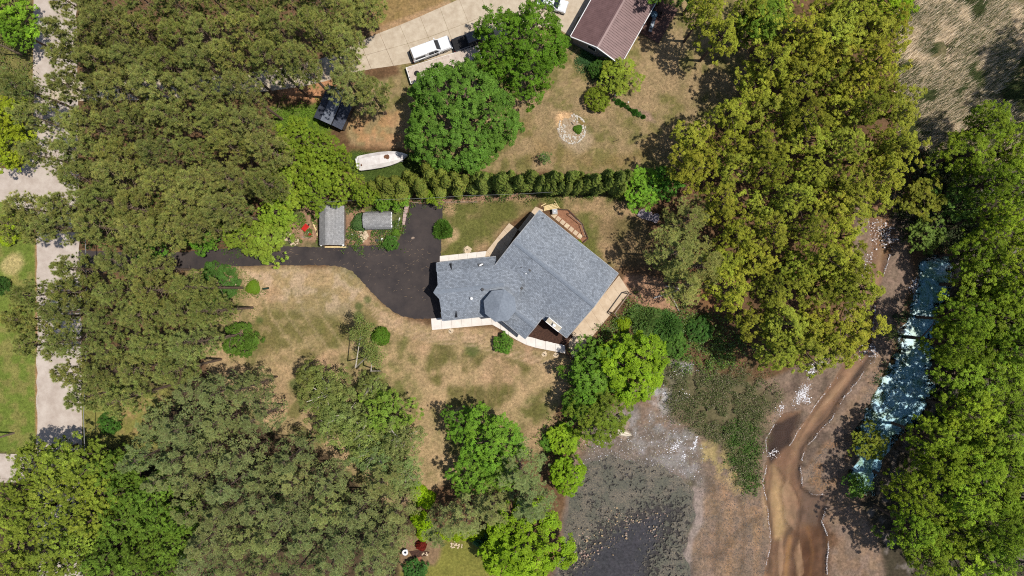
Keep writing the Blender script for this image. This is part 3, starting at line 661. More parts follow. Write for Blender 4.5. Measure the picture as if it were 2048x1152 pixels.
# south wing
A_, B_ = P(1045, 673, 3.0), P(1093, 634, 3.0)
fs = Frame(house, (A_ + B_) / 2, ang); SW = (B_ - A_).length / 2
gable(fs, -6.6, 0, SW, 3.0, 4.15, M['shingle'], ends=(False, True))
window(fs, -.36, 0, 1.6, 1.5, 1.3, 'y'); window(fs, -2.4, -SW + .34, 1.6, 1.3, 1.2)
# turret
tc_ = P(1000, 611, 5.0)
ft = Frame(house, tc_, angW + R(22.5))
mb = MB().lathe([(2.26, 5.38), (2.3, 5.46), (.06, 6.5)], 8); ft.put(mb, 'turret_roof', M['ridgecap'])
ft.put(MB().lathe([(1.95, 0), (1.95, 5.37)], 8), 'turret_wall', M['siding'])
# chimney chase against the lower wall
cp = [P(1092, 644.5, 4.3), P(1097.5, 634, 4.3), P(1123, 655, 4.3), P(1117, 663, 4.3)]
cc = sum(cp, Vector()) / 4; cl = (cp[2] - cp[1]).length; cw = (cp[1] - cp[0]).length
fc = Frame(house, cc, ang)
ch = fc.put(MB().box((0, 0, 2.15), (cl - .1, cw - .1, 4.3)), 'chimney', M['siding'])
fc.put(MB().box((0, 0, 4.34), (cl, cw, .08)), 'chimney_cap', pbr('chase_cap', alb(206, 194, 170), alb(176, 164, 142), 5, .7, .3), ch)
for s in (-1, 1): fc.put(MB().box((0, s * (cw / 2 - .04), 4.40), (cl + .02, .09, .06)), 'cap_trim', M['white'], ch)
fc.put(MB().box((.1, -.05, 4.52), (.42, .36, .28), .3, .03), 'flue', M['white'], ch)
fc.put(MB().box((-.2, -.05, 4.46), (.12, .4, .18), .3), 'flue_side', M['black'], ch)
# things on the roof
def vent(u, v, z, kind):
    p = P(u, v, z); q_ = p - house.location
    if kind == 'white':
        o = MB().lathe([(.09, -.4), (.09, .1), (.2, .12), (.2, .2), (.05, .26)], 12).build('roof_vent_and_wedge', M['white'], house, q_)
    elif kind == 'dark': o = MB().box((0, 0, 0), (.36, .36, .3), ang, .03).build('roof_vent_and_wedge', M['black'], house, q_)
    elif kind == 'pipe': o = MB().lathe([(.07, -.5), (.07, .25)], 10).build('vent_pipe', M['black'], house, q_)
    else:
        o = MB().box((0, 0, 0), (.75, .42, .2), angW, .02).build('roof_vent_and_wedge', M['black'], house, q_)
        MB().box((.05, .02, .12), (.5, .2, .06), angW + .4).build('vent_hood', M['white'], o)
vent(943, 597, 4.5, 'white'); vent(965, 579, 4.85, 'dark'); vent(1053, 546, 4.3, 'white'); vent(1060, 540, 4.7, 'dark'); vent(1043, 535, 4.6, 'pipe'); vent(1043.5, 576.5, 4.5, 'dark'); vent(961.5, 530, 3.6, 'flat'); vent(1087, 436, 3.6, 'pipe'); vent(1028, 549, 4.1, 'pipe')

# ---- neighbour's brown metal-roofed house
nb = thing('brown_roofed_house', 'house with brown ribbed metal roof and white gable trim', 'house', P(1215, 60))
L_, R_ = P(1141.5, 72.5, 2.9), P(1241.7, 129, 2.9)
pn = (R_ - L_); angN = math.atan2(pn.y, pn.x) + math.pi / 2
fn = Frame(nb, (L_ + R_) / 2, angN); NW = pn.length / 2; NL = 14.5
M['brown_a'] = pbr('brown_metal', alb(128, 98, 94), alb(112, 84, 80), 1.2, .45, .35, .1)  # one brown for both slopes and the ridge
def ribbed(x0, x1, ya, za, yb, zb, pitch, rib=.035):
    mb = MB(); xs = []; n = int((x1 - x0) / pitch); vs = []; fs_ = []
    for k in range(n + 1):
        x = x0 + k * pitch
        for dx, dz in ((0, 0), (pitch * .62, 0), (pitch * .70, rib), (pitch * .90, rib), (pitch * .98, 0)):
            if x + dx <= x1: xs.append((x + dx, dz))
    for x, dz in xs: vs += [(x, ya, za + dz), (x, yb, zb + dz)]
    m_ = len(xs)
    for k in range(m_ - 1): fs_.append((2 * k, 2 * k + 2, 2 * k + 3, 2 * k + 1))
    for x, dz in xs: vs += [(x, ya, za - .1), (x, yb, zb - .1)]
    for k in range(m_ - 1): fs_.append((2 * m_ + 2 * k + 1, 2 * m_ + 2 * k + 3, 2 * m_ + 2 * k + 2, 2 * m_ + 2 * k))
    return mb.add(vs, fs_ if (yb - ya) > 0 else [f[::-1] for f in fs_])
HRn = 4.3
for s in (-1, 1):
    pr = fn.put(ribbed(0, NL, s * NW, 2.9, s * .12, HRn - .04, .33 if s < 0 else .26, .055 if s < 0 else .02), 'roof_slope', M['brown_a'])
    fn.put(rake(-.07, s * NW, 2.95, 0, HRn + .02, .06, .26), 'rake_board', M['white'], pr)
    fn.put(MB().box((NL / 2, s * (NW + .05), 2.86), (NL, .1, .12)), 'gutter', M['white'], pr)
    fn.put(MB().box((NL / 2, s * (NW - .4), 1.35), (NL - .8, .14, 2.7)), 'wall', pbr('tan_siding', alb(196, 176, 158)))
mb = MB()
for s in (-1, 1): mb.hexa([(0, 0, HRn + .03), (NL, 0, HRn + .03), (NL, s * .26, HRn - .04), (0, s * .26, HRn - .04)][::s] + [(0, 0, HRn + .07), (NL, 0, HRn + .07), (NL, s * .26, HRn + .0), (0, s * .26, HRn + .0)][::s])
fn.put(mb, 'ridge_cap', M['brown_a'])
mb = MB(); pts = [(-NW + .4, 0), (NW - .4, 0), (NW - .4, 2.85), (0, HRn - .12), (-NW + .4, 2.85)]
mb.add([(.3, p, z) for p, z in pts] + [(.42, p, z) for p, z in pts], [(4, 3, 2, 1, 0), (5, 6, 7, 8, 9)] + [(i, (i + 1) % 5, 5 + (i + 1) % 5, 5 + i) for i in range(5)])
fn.put(mb, 'gable_wall', pbr('grey_gable', alb(170, 160, 156)))
window(fn, .27, .7, 2.2, 1.3, 1.0, 'y'); window(fn, .27, -2.4, 1.5, 1.2, 1.2, 'y')

# ---- neighbour's deck behind it, grill and chairs on it
dk = thing('deck', 'dark brown timber deck in tree shade beside the brown roof', 'deck', P(1316, 44), angN + math.pi / 2)
for k in range(22): MB().box((-1.55 + k * .147, 0, .42), (.135, 5.6, .05)).build('plank', M['brownwood'], dk)
for x in (-1.5, 1.5):
    for y in (-2.6, 0, 2.6): MB().box((x, y, .19), (.12, .12, .40)).build('post', M['darkwood'], dk)
gr = thing('grill', 'pale grey lidded barbecue grill on the dark deck', 'grill', P(1302, 54, .45), angN + .2)
MB().box((0, 0, .75), (1.15, .62, .16), 0, .03).build('firebox', M['black'], gr)
MB().box((0, 0, .93), (1.1, .6, .24), 0, .08, (.92, .6)).build('lid', pbr('steel_lid', alb(176, 186, 196), None, 2, .35, .5, .3), gr)
for x in (-.45, .45):
    for y in (-.22, .22): MB().box((x, y, .34), (.06, .06, .68)).build('leg', M['black'], gr)
for x in (-.82, .82): MB().box((x, 0, .8), (.42, .5, .04)).build('side_shelf', M['greymetal'], gr)
tb = thing('patio_table', 'round blue-grey patio table on the dark deck', 'table', P(1306, 33, .45))
MB().lathe([(.5, .7), (.52, .72), (.5, .75)], 20).build('table_top', pbr('blue_top', alb(92, 120, 138)), tb)
MB().lathe([(.05, 0), (.05, .7)], 8).build('leg', M['black'], tb); MB().lathe([(.3, 0), (.3, .04)], 12).build('base', M['black'], tb)
def chair(label, p, rz, mat, grp=None, s=1.0):
    t = thing('patio_chair', label, 'chair', p, rz, grp)
    MB().box((0, 0, .42), (.5 * s, .5 * s, .06), 0, .02).build('seat', mat, t); MB().box((-.25 * s, 0, .72), (.06, .5 * s, .6), 0, .02).build('backrest', mat, t)
    for x in (-.2, .2):
        for y in (-.2, .2): MB().box((x, y, .2), (.05, .05, .40)).build('leg', mat, t)
    for y in (-.27, .27): MB().box((0, y, .62), (.45, .05, .05)).build('armrest', mat, t)
    return t
chair('dark patio chair above the round blue-grey table', P(1303, 22, .45), R(250), M['black']); chair('dark patio chair to the right of the round blue-grey table', P(1318, 29, .45), R(170), M['darkwood'])
ob = thing('bench', 'low brown square bench on the far edge of the deck', 'bench', P(1322, 26, .45), angN)
MB().box((0, 0, .4), (1.3, 1.0, .08), 0, .02).build('seat', M['brownwood'], ob)
for x in (-.5, .5):
    for y in (-.4, .4): MB().box((x, y, .18), (.09, .09, .36)).build('leg', M['darkwood'], ob)

# ---- dark barn with two lean-tos
bn = thing('dark_shed', 'small dark shed with raised middle roof under pine shade', 'shed', P(677, 224))
fb = Frame(bn, P(677, 222), R(66))
def plane(fr, nm, mat, x0, x1, ya, za, yb, zb): return fr.put(slope(x0, x1, ya, za, yb, zb, .1), nm, mat)
plane(fb, 'roof_slope', M['dark_shingle'], -2.5, 2.5, .55, 2.7, 2.15, 2.0); plane(fb, 'roof_slope', M['dark_shingle'], -2.5, 2.5, -2.15, 1.9, -.7, 2.35)
plane(fb, 'roof_slope', pbr('steel_roof', alb(112, 118, 130), None, 2, .6, .3), -2.6, 2.6, -.85, 3.15, .7, 3.25)
for s, z, y in ((1, 1.95, 1.95), (-1, 1.85, -1.95)): fb.put(MB().box((0, y, z / 2), (4.6, .1, z - .05)), 'wall', pbr('shed_wall', alb(92, 80, 70)))
for y in (.5, -.7): fb.put(MB().box((0, y, 1.52), (4.6, .1, 3.04)), 'wall', M['black'])
for x in (-2.25, 2.25):
    fb.put(MB().box((x, -.1, 1.5), (.1, 1.08, 3.0)), 'end_wall', M['black'])
    fb.put(MB().box((x, 1.22, .95), (.1, 1.34, 1.9)), 'end_wall', M['black']); fb.put(MB().box((x, -1.32, .9), (.1, 1.14, 1.8)), 'end_wall', M['black'])

# ---- open grey shed by the drive
sa = thing('grey_shed', 'long weathered grey shingled shed with porch posts by the driveway', 'shed', P(663, 452))
fa = Frame(sa, P(663.5, 451, 2.2), R(90)); hl = 39.5 * .978 * S; hw = 24.8 * .978 * S
yr = .55; br_y = -.75
fa.put(slope(-hl, hl, hw, 2.2, yr, 3.05), 'roof_slope', M['grey_shingle'])
fa.put(slope(-hl, hl, yr, 3.06, br_y, 2.78), 'roof_slope', M['grey_shingle']); fa.put(slope(-hl, hl, br_y, 2.74, -hw, 2.15), 'roof_slope', M['grey_shingle'])
fa.put(MB().box((0, yr, 3.07), (2 * hl - .04, .2, .05)), 'ridge_cap', M['grey_shingle'])
fa.put(MB().box((.1, hw - .3, 1.0), (2 * hl - 1.2, .1, 2.1)), 'wall', M['wood']); fa.put(MB().box((.1, -hw + .3, 1.0), (2 * hl - 1.2, .1, 2.0)), 'wall', M['wood']); fa.put(MB().box((hl - .5, 0, 1.0), (.1, 2 * hw - .72, 2.0)), 'back_wall', M['wood'])
for y in (-hw + .15, hw - .25):
    po = fa.put(MB().lathe([(.08, 0), (.08, 2.15)], 10), 'post', M['wood']); po.location += Vector((y * -1, -hl + .02, 0))
    MB().lathe([(.12, 2.12), (.16, 2.2), (.12, 2.3), (.04, 2.34)], 12).build('post_cap', M['white'], po)
fa.put(MB().box((-hl - .12, 0, .12), (.2, 2 * hw - .4, .12)), 'sill_beam', M['lumber'])
# ---- barrel-roofed shed
sb = thing('barrel_roof_shed', 'small grey shed with rounded roof and scalloped white right edge', 'shed', P(754, 440))
fbk = Frame(sb, P(754, 440, 1.9), R(1)); hl = 28.2 * .98 * S; hw = 18 * .98 * S
prof = [(-hw, 1.35), (-hw * .82, 1.75), (-hw * .45, 2.1), (0, 2.22), (hw * .45, 2.1), (hw * .82, 1.75), (hw, 1.35)]
for k in range(6): fbk.put(slope(-hl + (.18 if k in (0, 5) else 0), hl, prof[k][0], prof[k][1], prof[k + 1][0], prof[k + 1][1], .08), 'roof_strip', M['grey_shingle'])
for s in (-1, 1): fbk.put(MB().box((0, s * (hw - .12), .65), (2 * hl - .4, .08, 1.3)), 'wall', M['wood']); fbk.put(MB().box((s * (hl - .2), 0, .8), (.08, 2 * hw - .34, 1.55)), 'end_wall', M['white'])
for k in range(5):
    y = -hw * .72 + k * hw * .36; fbk.put(MB().box((hl + .05, y, 2.12 - .45 * (y / hw) ** 2 * 1.6), (.14, hw * .24, .1)), 'roof_tab', M['white'])

# ---- retaining wall by the drive head
rw = thing('retaining_wall', 'pinkish block retaining wall beside the driveway head', 'wall', P(812, 432))
for k in range(5):
    t0, t1 = k / 5, (k + 1) / 5
    qd = [Vector((818.5 - 9 * t, 411 + 40 * t)) for t in (t0, t1)]
    pts = [XY(qd[0].x, qd[0].y + .3), XY(qd[0].x - 9 + 4 * t0, qd[0].y + .3), XY(qd[1].x - 9 + 4 * t1, qd[1].y - .3), XY(qd[1].x, qd[1].y - .3)]
    MB().prism([(a - rw.location.x, b_ - rw.location.y) for a, b_ in pts], -.1, .35 + .01 * (k % 2)).build('block', pbr('pink_block', alb(196, 170, 158), alb(176, 150, 140)) if k == 0 else bpy.data.materials['pink_block'], rw)
kb = thing('timber_curb', 'thin timber curb along the upper end of the driveway', 'curb', P(900, 405))
for k in range(4): MB().box((-5.4 + k * 2.7, .02 * k, .08), (2.66, .12, .2)).build('timber', M['wood'], kb)
# ------------------------------------------------------------------ vehicles
M['carwhite'] = pbr('white_paint', alb(246, 246, 246), alb(238, 238, 238), .5, .25, .5, coat=.5)
M['carblack'] = pbr('black_paint', alb(30, 32, 36), alb(24, 25, 28), .5, .22, .5, coat=.5)
M['redlamp'] = pbr('red_lens', alb(150, 24, 20)); M['lamp'] = pbr('clear_lens', alb(220, 224, 228), None, 2, .1, .6); M['chrome'] = pbr('chrome', alb(190, 192, 196), None, 2, .2, .5, .9)
def quad_plate(c4, off=.01):
    """thin plate on four points"""
    p = [Vector(x) for x in c4]; n = (p[1] - p[0]).cross(p[3] - p[0]).normalized() * off
    return MB().hexa([x - n for x in p] + [x + n for x in p])
def wheels(t, xs, y, r=.37):
    for x in xs:
        for s in (-1, 1):
            w_ = MB().tube([(0, -.12, 0), (0, .12, 0)], r, 18).build('wheel', M['rubber'], t, (x, s * y, r))
            MB().tube([(0, s * .10, 0), (0, s * .125, 0)], r * .6, 14).build('rim', M['chrome'], w_)
def frustum(x0, x1, w0, z0, x2, x3, w1, z1): return [(x0, -w0, z0), (x1, -w0, z0), (x1, w0, z0), (x0, w0, z0), (x2, -w1, z1), (x3, -w1, z1), (x3, w1, z1), (x2, w1, z1)]
def pickup(label, p, rz, paint, cap):
    t = thing('pickup_truck', label, 'truck', p, rz)
    MB().hexa(frustum(-2.88, 2.88, .96, .42, -2.86, 2.84, .94, 1.08), .07).build('body', paint, t)
    MB().hexa(frustum(1.25, 2.82, .92, 1.04, 1.3, 2.70, .84, 1.24), .06).build('hood', paint, t)
    cb = MB().hexa(frustum(-.75, 1.5, .90, 1.05, -.74, .72, .74, 1.86), .07).build('cab', paint, t)
    quad_plate([(1.40, -.74, 1.19), (1.40, .74, 1.19), (.83, .64, 1.80), (.83, -.64, 1.80)], .03).build('windshield', M['glass'], cb)
    for s in (-1, 1):
        for a, b_ in ((.38, 1.05), (-.42, .28)):
            quad_plate([(a, s * .895, 1.20), (b_, s * .895, 1.20), (min(b_, .66), s * .785, 1.70), (a, s * .785, 1.70)], .02).build('side_window', M['glass'], cb)
        MB().box((.95, s * 1.05, 1.22), (.14, .24, .2), 0, .03).build('mirror', paint, t)
        MB().box((2.86, s * .74, .92), (.06, .3, .2)).build('headlight', M['lamp'], t); MB().box((-2.9, s * .85, .9), (.05, .12, .36)).build('tail_light', M['redlamp'], t)
        MB().box((-1.75, s * .955, .93), (1.15, .04, .3), 0, .015).build('wheel_arch', paint, t); MB().box((0, s * .965, .5), (2.0, .05, .1)).build('running_board', M['black'], t)
    if cap:
        cp_ = MB().hexa(frustum(-2.84, -.70, .90, 1.08, -2.66, -.70, .76, 1.845), .09).build('bed_cap', paint, t)
        for s in (-1, 1): quad_plate([(-2.5, s * .875, 1.24), (-1.0, s * .875, 1.24), (-1.0, s * .805, 1.62), (-2.44, s * .805, 1.62)], .02).build('cap_window', M['glass'], cp_)
        quad_plate([(-2.80, -.7, 1.25), (-2.80, .7, 1.25), (-2.70, .62, 1.70), (-2.70, -.62, 1.70)], .03).build('rear_window', M['glass'], cp_)
    else:
        MB().box((-1.8, 0, 1.11), (2.05, 1.6, .06), 0, .02).build('bed_cover', M['rubber'], t)
    MB().box((2.93, 0, .55), (.16, 1.8, .24), 0, .05).build('front_bumper', M['chrome'], t); MB().box((-2.95, 0, .55), (.18, 1.8, .2), 0, .04).build('rear_bumper', M['black'], t)
    MB().box((2.87, 0, .88), (.05, 1.0, .26)).build('grille', M['black'], t)
    wheels(t, (1.85, -1.75), .84, .39); return t
pickup('white pickup truck with white bed cap on the concrete driveway', P(861, 105, .0) + Vector((.1, .2, 0)), R(20.5), M['carwhite'], True)
pickup('black pickup truck half hidden under the spiky green tree', P(945, 83), R(20), M['carblack'], False)
def sedan(label, p, rz, paint):
    t = thing('car', label, 'car', p, rz)
    MB().hexa(frustum(-2.3, 2.3, .90, .35, -2.22, 2.2, .86, .92), .09).build('body', paint, t)
    MB().hexa(frustum(.9, 2.2, .84, .86, .85, 2.0, .74, 1.0), .06).build('hood', paint, t)
    cb = MB().hexa(frustum(-1.9, 1.15, .84, .88, -1.1, .25, .66, 1.45), .08).build('cabin', paint, t)
    quad_plate([(1.06, -.72, .98), (1.06, .72, .98), (.36, .60, 1.40), (.36, -.60, 1.40)], .03).build('windshield', M['glass'], cb); quad_plate([(-1.80, -.70, .98), (-1.80, .70, .98), (-1.22, .58, 1.40), (-1.22, -.58, 1.40)], .03).build('rear_window', M['glass'], cb)
    for s in (-1, 1):
        quad_plate([(-1.3, s * .83, 1.0), (.75, s * .83, 1.0), (.22, s * .71, 1.36), (-1.05, s * .71, 1.36)], .02).build('side_window', M['glass'], cb)
        MB().box((.75, s * .95, 1.0), (.12, .2, .14), 0, .03).build('mirror', paint, t); MB().box((2.24, s * .65, .72), (.06, .32, .14)).build('headlight', M['lamp'], t); MB().box((-2.28, s * .65, .75), (.06, .3, .14)).build('tail_light', M['redlamp'], t)
    wheels(t, (1.4, -1.4), .78, .33); return t
sedan('white car on the apron left of the brown roofed house', P(1103, 10), R(-18), M['carwhite'])
# flat trailer
M['tdeck'] = pbr('trailer_deck', alb(214, 198, 182), alb(190, 172, 156), 1.2, .8, .2)
tr = thing('flatbed_trailer', 'long beige flat deck trailer half covered by the round maple', 'trailer', P(890, 133), R(17.2))
for k in range(12): MB().box((-5.3 + .44 + k * .883, 0, .80), (.872, 2.35, .08)).build('deck_panel', M['tdeck'], tr)
for s in (-1, 1): MB().box((0, s * 1.2, .72), (10.6, .06, .2)).build('side_rail', M['white'], tr); MB().box((s * 5.34, 0, .78), (.1, 2.44, .26)).build('end_rail', M['white'], tr)
wheels(tr, (-.9, .1), 1.0, .36)
MB().tube([(5.3, -.8, .6), (6.4, 0, .55), (5.3, .8, .6)], .05, 6).build('drawbar', M['black'], tr)
for x, y in ((-5.2, -1.0), (-5.25, -.3), (-5.2, .5)): MB().box((x, y, .95), (.1, .1, .22)).build('post_stub', M['black'], tr)
sp = thing('spare_tyre', 'black tyre lying on the left end of the flat trailer', 'tyre', P(834, 147, .86))
MB().lathe([(.18, 0), (.36, .02), (.38, .1), (.36, .2), (.18, .22)], 20).build('tread', M['rubber'], sp); MB().lathe([(.17, .05), (.17, .18)], 16).build('rim', M['greymetal'], sp)
# covered boat on a trailer
bt = thing('covered_boat', 'shrink-wrapped white boat on a trailer above the arborvitae hedge', 'boat', P(768, 322), R(9.5))
sec = []
for x, hwid, zt in ((-3.55, .95, 1.25), (-3.2, 1.06, 1.42), (-1.8, 1.12, 1.62), (-.3, 1.12, 1.70), (1.0, 1.02, 1.62), (2.1, .80, 1.50), (3.0, .46, 1.40), (3.6, .10, 1.32)):
    sec.append([(x, -hwid, .95), (x, -hwid, 1.22), (x, -hwid * .55, zt - .06), (x, 0, zt), (x, hwid * .55, zt - .06), (x, hwid, 1.22), (x, hwid, .95)])
mb = MB(); n = 7
for s_ in sec: mb.v += s_
for i in range(len(sec) - 1):
    for k in range(n - 1): mb.f.append((i * n + k, (i + 1) * n + k, (i + 1) * n + k + 1, i * n + k + 1))
mb.f += [tuple(range(n)), tuple((len(sec) - 1) * n + k for k in range(n))[::-1]]
mb.build('cover', pbr('shrink_wrap', alb(236, 230, 224), alb(214, 204, 198), 1.3, .5, .3, bmp=.4, bscale=2.2), bt, smooth_=False)
mb = MB()
for x, hwid in ((-3.55, .9), (-1.8, 1.08), (.5, 1.05), (2.1, .76), (3.1, .40), (3.6, .06)): mb.v += [(x, -hwid, .96), (x, -hwid * .6, .5), (x, hwid * .6, .5), (x, hwid, .96)]
for i in range(5):
    for k in range(3): mb.f.append((i * 4 + k, i * 4 + k + 1, (i + 1) * 4 + k + 1, (i + 1) * 4 + k))
mb.f += [(3, 2, 1, 0), (20, 21, 22, 23)]
mb.build('hull', M['carwhite'], bt)
MB().box((-3.68, 0, 1.05), (.22, 1.5, .4), 0, .04).build('transom_cover', M['white'], bt)
for s in (-1, 1): MB().box((0, s * .55, .42), (5.6, .08, .1)).build('trailer_rail', M['greymetal'], bt)
MB().tube([(2.7, -.5, .42), (4.1, 0, .45), (2.7, .5, .42)], .05, 6).build('drawbar', M['black'], bt)
wheels(bt, (-.8,), .95, .32)
M['leaves'] = pbr('rotting_leaves', alb(136, 96, 72), alb(100, 70, 52), 6, .95, .1)
def blob(cx, cy, r, seed, ex=1.0, n=18):
    rg = random.Random(seed); return [(cx + r * ex * math.cos(6.283 * k / n) * rg.uniform(.65, 1.1), cy + r * math.sin(6.283 * k / n) * rg.uniform(.65, 1.1)) for k in range(n)]
for (x, y, r, ex, sd_, z) in ((.75, .18, .36, 1.25, 3, 1.74), (-3.0, -.35, .16, .6, 8, 1.60)):
    mb = MB().prism(blob(x, y, r, sd_, ex), z - .16, z - .0); mb.build('leaf_heap', M['leaves'], bt)

# ------------------------------------------------------------------ small things in the yards
ac = thing('air_conditioner', 'square white air conditioner unit at the upper house corner', 'air conditioner', P(1109, 424), R(4))
MB().box((0, 0, .42), (.72, .72, .84), 0, .03).build('cabinet', pbr('ac_grey', alb(214, 210, 204)), ac)
MB().lathe([(.30, .845), (.30, .87)], 20).build('fan_grille', M['greymetal'], ac); MB().lathe([(.1, .872), (.1, .89)], 12).build('fan_hub', M['white'], ac); MB().box((0, 0, .02), (.85, .85, .05)).build('pad', M['concrete'], ac)
lp = thing('lumber_stack', 'stack of fresh pale planks against the upper house corner', 'lumber', P(1101, 414), R(14))
for k in range(4): MB().box((0, -.3 + k * .19, .1 + .02 * (k % 2)), (2.1 - .12 * k, .15, .09), R(2 * k - 3)).build('plank', M['lumber'], lp)
for lab, u, v, L, a in (('single pale plank lying upper right of the lumber stack', 1114, 409, 1.3, -58), ('short pale offcut lying left of the lumber stack', 1087, 409.5, .8, 28), ('short pale offcut just above the lumber stack', 1092, 412, .8, 20)):
    o = MB().box((0, 0, .05), (L, .12, .06), 0, .01).build('plank', M['lumber'], None, P(u, v), R(a)); setp(o, lab, 'plank')
# stepping pavers and timber edging by the upper right wall
sp_ = thing('paver_path', 'row of pale square pavers along the upper right house wall', 'path', P(1135, 452)); setp(sp_, kind='structure')
for k in range(7):
    c_ = P(1108 + k * 8.6, 431 + k * 6.9) - sp_.location; MB().box((c_.x, c_.y, .05 + .003 * (k % 2)), (.66, .62, .08), ang, .015).build('paver', M['tan_concrete'] if k % 3 else M['pale_stone'], sp_)
ed = thing('timber_edging', 'dark timber edging around the bare soil bed', 'edging', P(1140, 440))
def timber(a, b_, h0=.22, w_=.16, m_='darkwood'):
    A, B = P(*a) - ed.location, P(*b_) - ed.location; d = B - A
    MB().box(((A.x + B.x) / 2, (A.y + B.y) / 2, h0 / 2), (d.length - .03, w_, h0), math.atan2(d.y, d.x), .02).build('timber', M[m_], ed)
for a, b_ in (((1113, 419), (1136, 420)), ((1136, 420), (1150, 434)), ((1150, 434), (1164, 448)), ((1164, 448), (1170, 463)), ((1170, 463), (1176, 477)), ((1176, 477), (1165, 486))): timber(a, b_)
fr_ = thing('low_rail', 'low dark timber rail running along the soil bed edge', 'fence', P(1160, 445))
for (u0, v0), (u1, v1) in (((1138, 428), (1163, 448)), ((1163, 449), (1171, 474))):
    A, B = P(u0, v0, .8) - fr_.location, P(u1, v1, .8) - fr_.location
    MB().tube([A, B], .05, 6).build('rail', M['wood'], fr_)
for u, v in ((1138, 428), (1163, 448.5), (1171, 474)):
    A = P(u, v) - fr_.location; MB().box((A.x, A.y, .42), (.1, .1, .84)).build('post', M['darkwood'], fr_)
# swing frame by the terrace
sw = thing('swing_frame', 'weathered timber swing frame beside the long tan terrace', 'swing', P(1243, 606))
A, B = P(1259, 586, 2.0) - sw.location, P(1229, 627, 2.0) - sw.location
MB().tube([A, B], .09, 8).build('beam', M['wood'], sw)
for e, pts in ((A, ((1254, 582), (1264, 590))), (B, ((1214, 622), (1238, 640)))):
    for u, v in pts: q_ = P(u, v) - sw.location; MB().tube([(q_.x, q_.y, 0), (e.x, e.y, 2.02)], .06, 6).build('leg', M['wood'], sw)
    MB().tube([(e.x - .4, e.y, 1.0), (e.x + .4, e.y, 1.0)], .04, 6).build('brace', M['darkwood'], sw)
for lab, a, b_, r in (('long white barked log leaning over dirt beside the pine', (1308, 596, .2), (1359, 579, .9), .12), ('white barked log nearest the pine branches', (1331, 572, .3), (1364, 578, .5), .11), ('thin pale log running down into the green bushes', (1342, 589, .7), (1358, 622, .12), .07)):
    pa, pb = P(*a), P(*b_); o = MB().tube([pa - pa, (pb - pa) * .5 + Vector((0, 0, .04)), pb - pa], [r, r * .9, r * .75], 8).build('log', pbr('birch_bark', alb(226, 220, 212), alb(150, 138, 128), 4, .8, .1), None, pa); setp(o, lab, 'log')
# three grey lawn chairs
for k, (u, v, a) in enumerate(((1283.5, 428, 62), (1295, 432.5, 68), (1309, 437, 60))):
    lab = ('weathered grey slatted lawn chair, leftmost of three in the shade', 'weathered grey slatted lawn chair, middle of three in the shade', 'weathered grey slatted lawn chair, rightmost of three in the shade')[k]
    t = thing('lawn_chair', lab, 'chair', P(u, v), R(a), 'three grey lawn chairs')
    gm = M.setdefault('greywood', pbr('grey_plastic', alb(176, 164, 168), alb(150, 138, 142), 4, .7, .2))
    for j in range(6):
        y = -.375 + j * .15; MB().box((-.28, y, .36), (.62, .135, .04)).build('seat_slat', gm, t)
        L = .72 - 1.6 * y * y; MB().hexa([(.0, y - .066, .34), (L, y - .05, .72), (L, y + .05, .72), (.0, y + .066, .34), (.0, y - .066, .38), (L, y - .05, .76), (L, y + .05, .76), (.0, y + .066, .38)]).build('back_slat', gm, t)
    for y in (-.5, .5): MB().box((-.15, y, .55), (.75, .12, .04), 0, .01).build('armrest', gm, t)
    for x in (-.5, .12):
        for y in (-.46, .46): MB().box((x, y, .27), (.07, .07, .53)).build('leg', gm, t)
# garden lamp, landscape lights
M['greenmetal'] = pbr('dark_green_metal', alb(36, 62, 52))
gp = thing('mailbox', 'dark green box on a short post on the dry lawn', 'mailbox', P(537, 577), R(10))
MB().box((0, 0, .45), (.08, .08, .9)).build('post', M['darkwood'], gp); MB().hexa(frustum(-.42, .42, .13, .9, -.42, .42, .09, 1.15), .03).build('box', M['greenmetal'], gp)
for lab, u, v in (('pale gravel patch with post light below the white walkway, left one', 1089, 708), ('pale gravel patch with post light below the white walkway, right one', 1112, 710), ('pale gravel patch with post light near the garage corner', 902, 662), ('pale round gravel patch on the lawn above the garage wing', 936, 500)):
    t = thing('light_pad', lab, 'gravel patch', P(u, v), 0)
    MB().prism(blob(0, 0, .42 if v != 500 else .6, u), -.05, .03).build('pad', M['pale_stone'], t); MB().lathe([(.04, 0), (.04, .5), (.08, .52), (.03, .62)], 8).build('lamp_post', M['black'], t)
# stone piles
def stone_mesh(seed):
    rg = random.Random(seed); bm = bmesh.new(); bmesh.ops.create_icosphere(bm, subdivisions=1, radius=.5)
    for v_ in bm.verts: v_.co *= rg.uniform(.75, 1.15); v_.co.z *= .6
    me = bpy.data.meshes.new('stone'); bm.to_mesh(me); bm.free(); me.materials.append(M['pale_stone']); return me
STN = [stone_mesh(k) for k in range(5)]
def stones(name, label, cat, cu, cv, spread, n, size, seed, layers=1):
    rg = random.Random(seed); t = thing(name, label, cat, P(cu, cv))
    for k in range(n):
        a = rg.uniform(0, 6.28); r = math.sqrt(rg.random()); x, y = spread[0] * r * math.cos(a), spread[1] * r * math.sin(a)
        o = link('stone', STN[k % 5], t, (x, y, .06 + (rg.uniform(0, .22) if layers > 1 else 0)), rg.uniform(0, 6.28)); sc = size * rg.uniform(.6, 1.3); o.scale = (sc, sc * rg.uniform(.7, 1), sc)
    return t
stones('stone_pile', 'heap of cream field stones between the two grey sheds', 'stones', 727, 470.5, (.62, .85), 44, .42, 4, 2)
stones('rubble', 'scattered pale rubble left of the long grey shed', 'stones', 571, 468, (.8, .95), 40, .34, 5); stones('rubble', 'pale rubble trail running down to the driveway edge', 'stones', 588, 484, (.85, .5), 34, .3, 6)
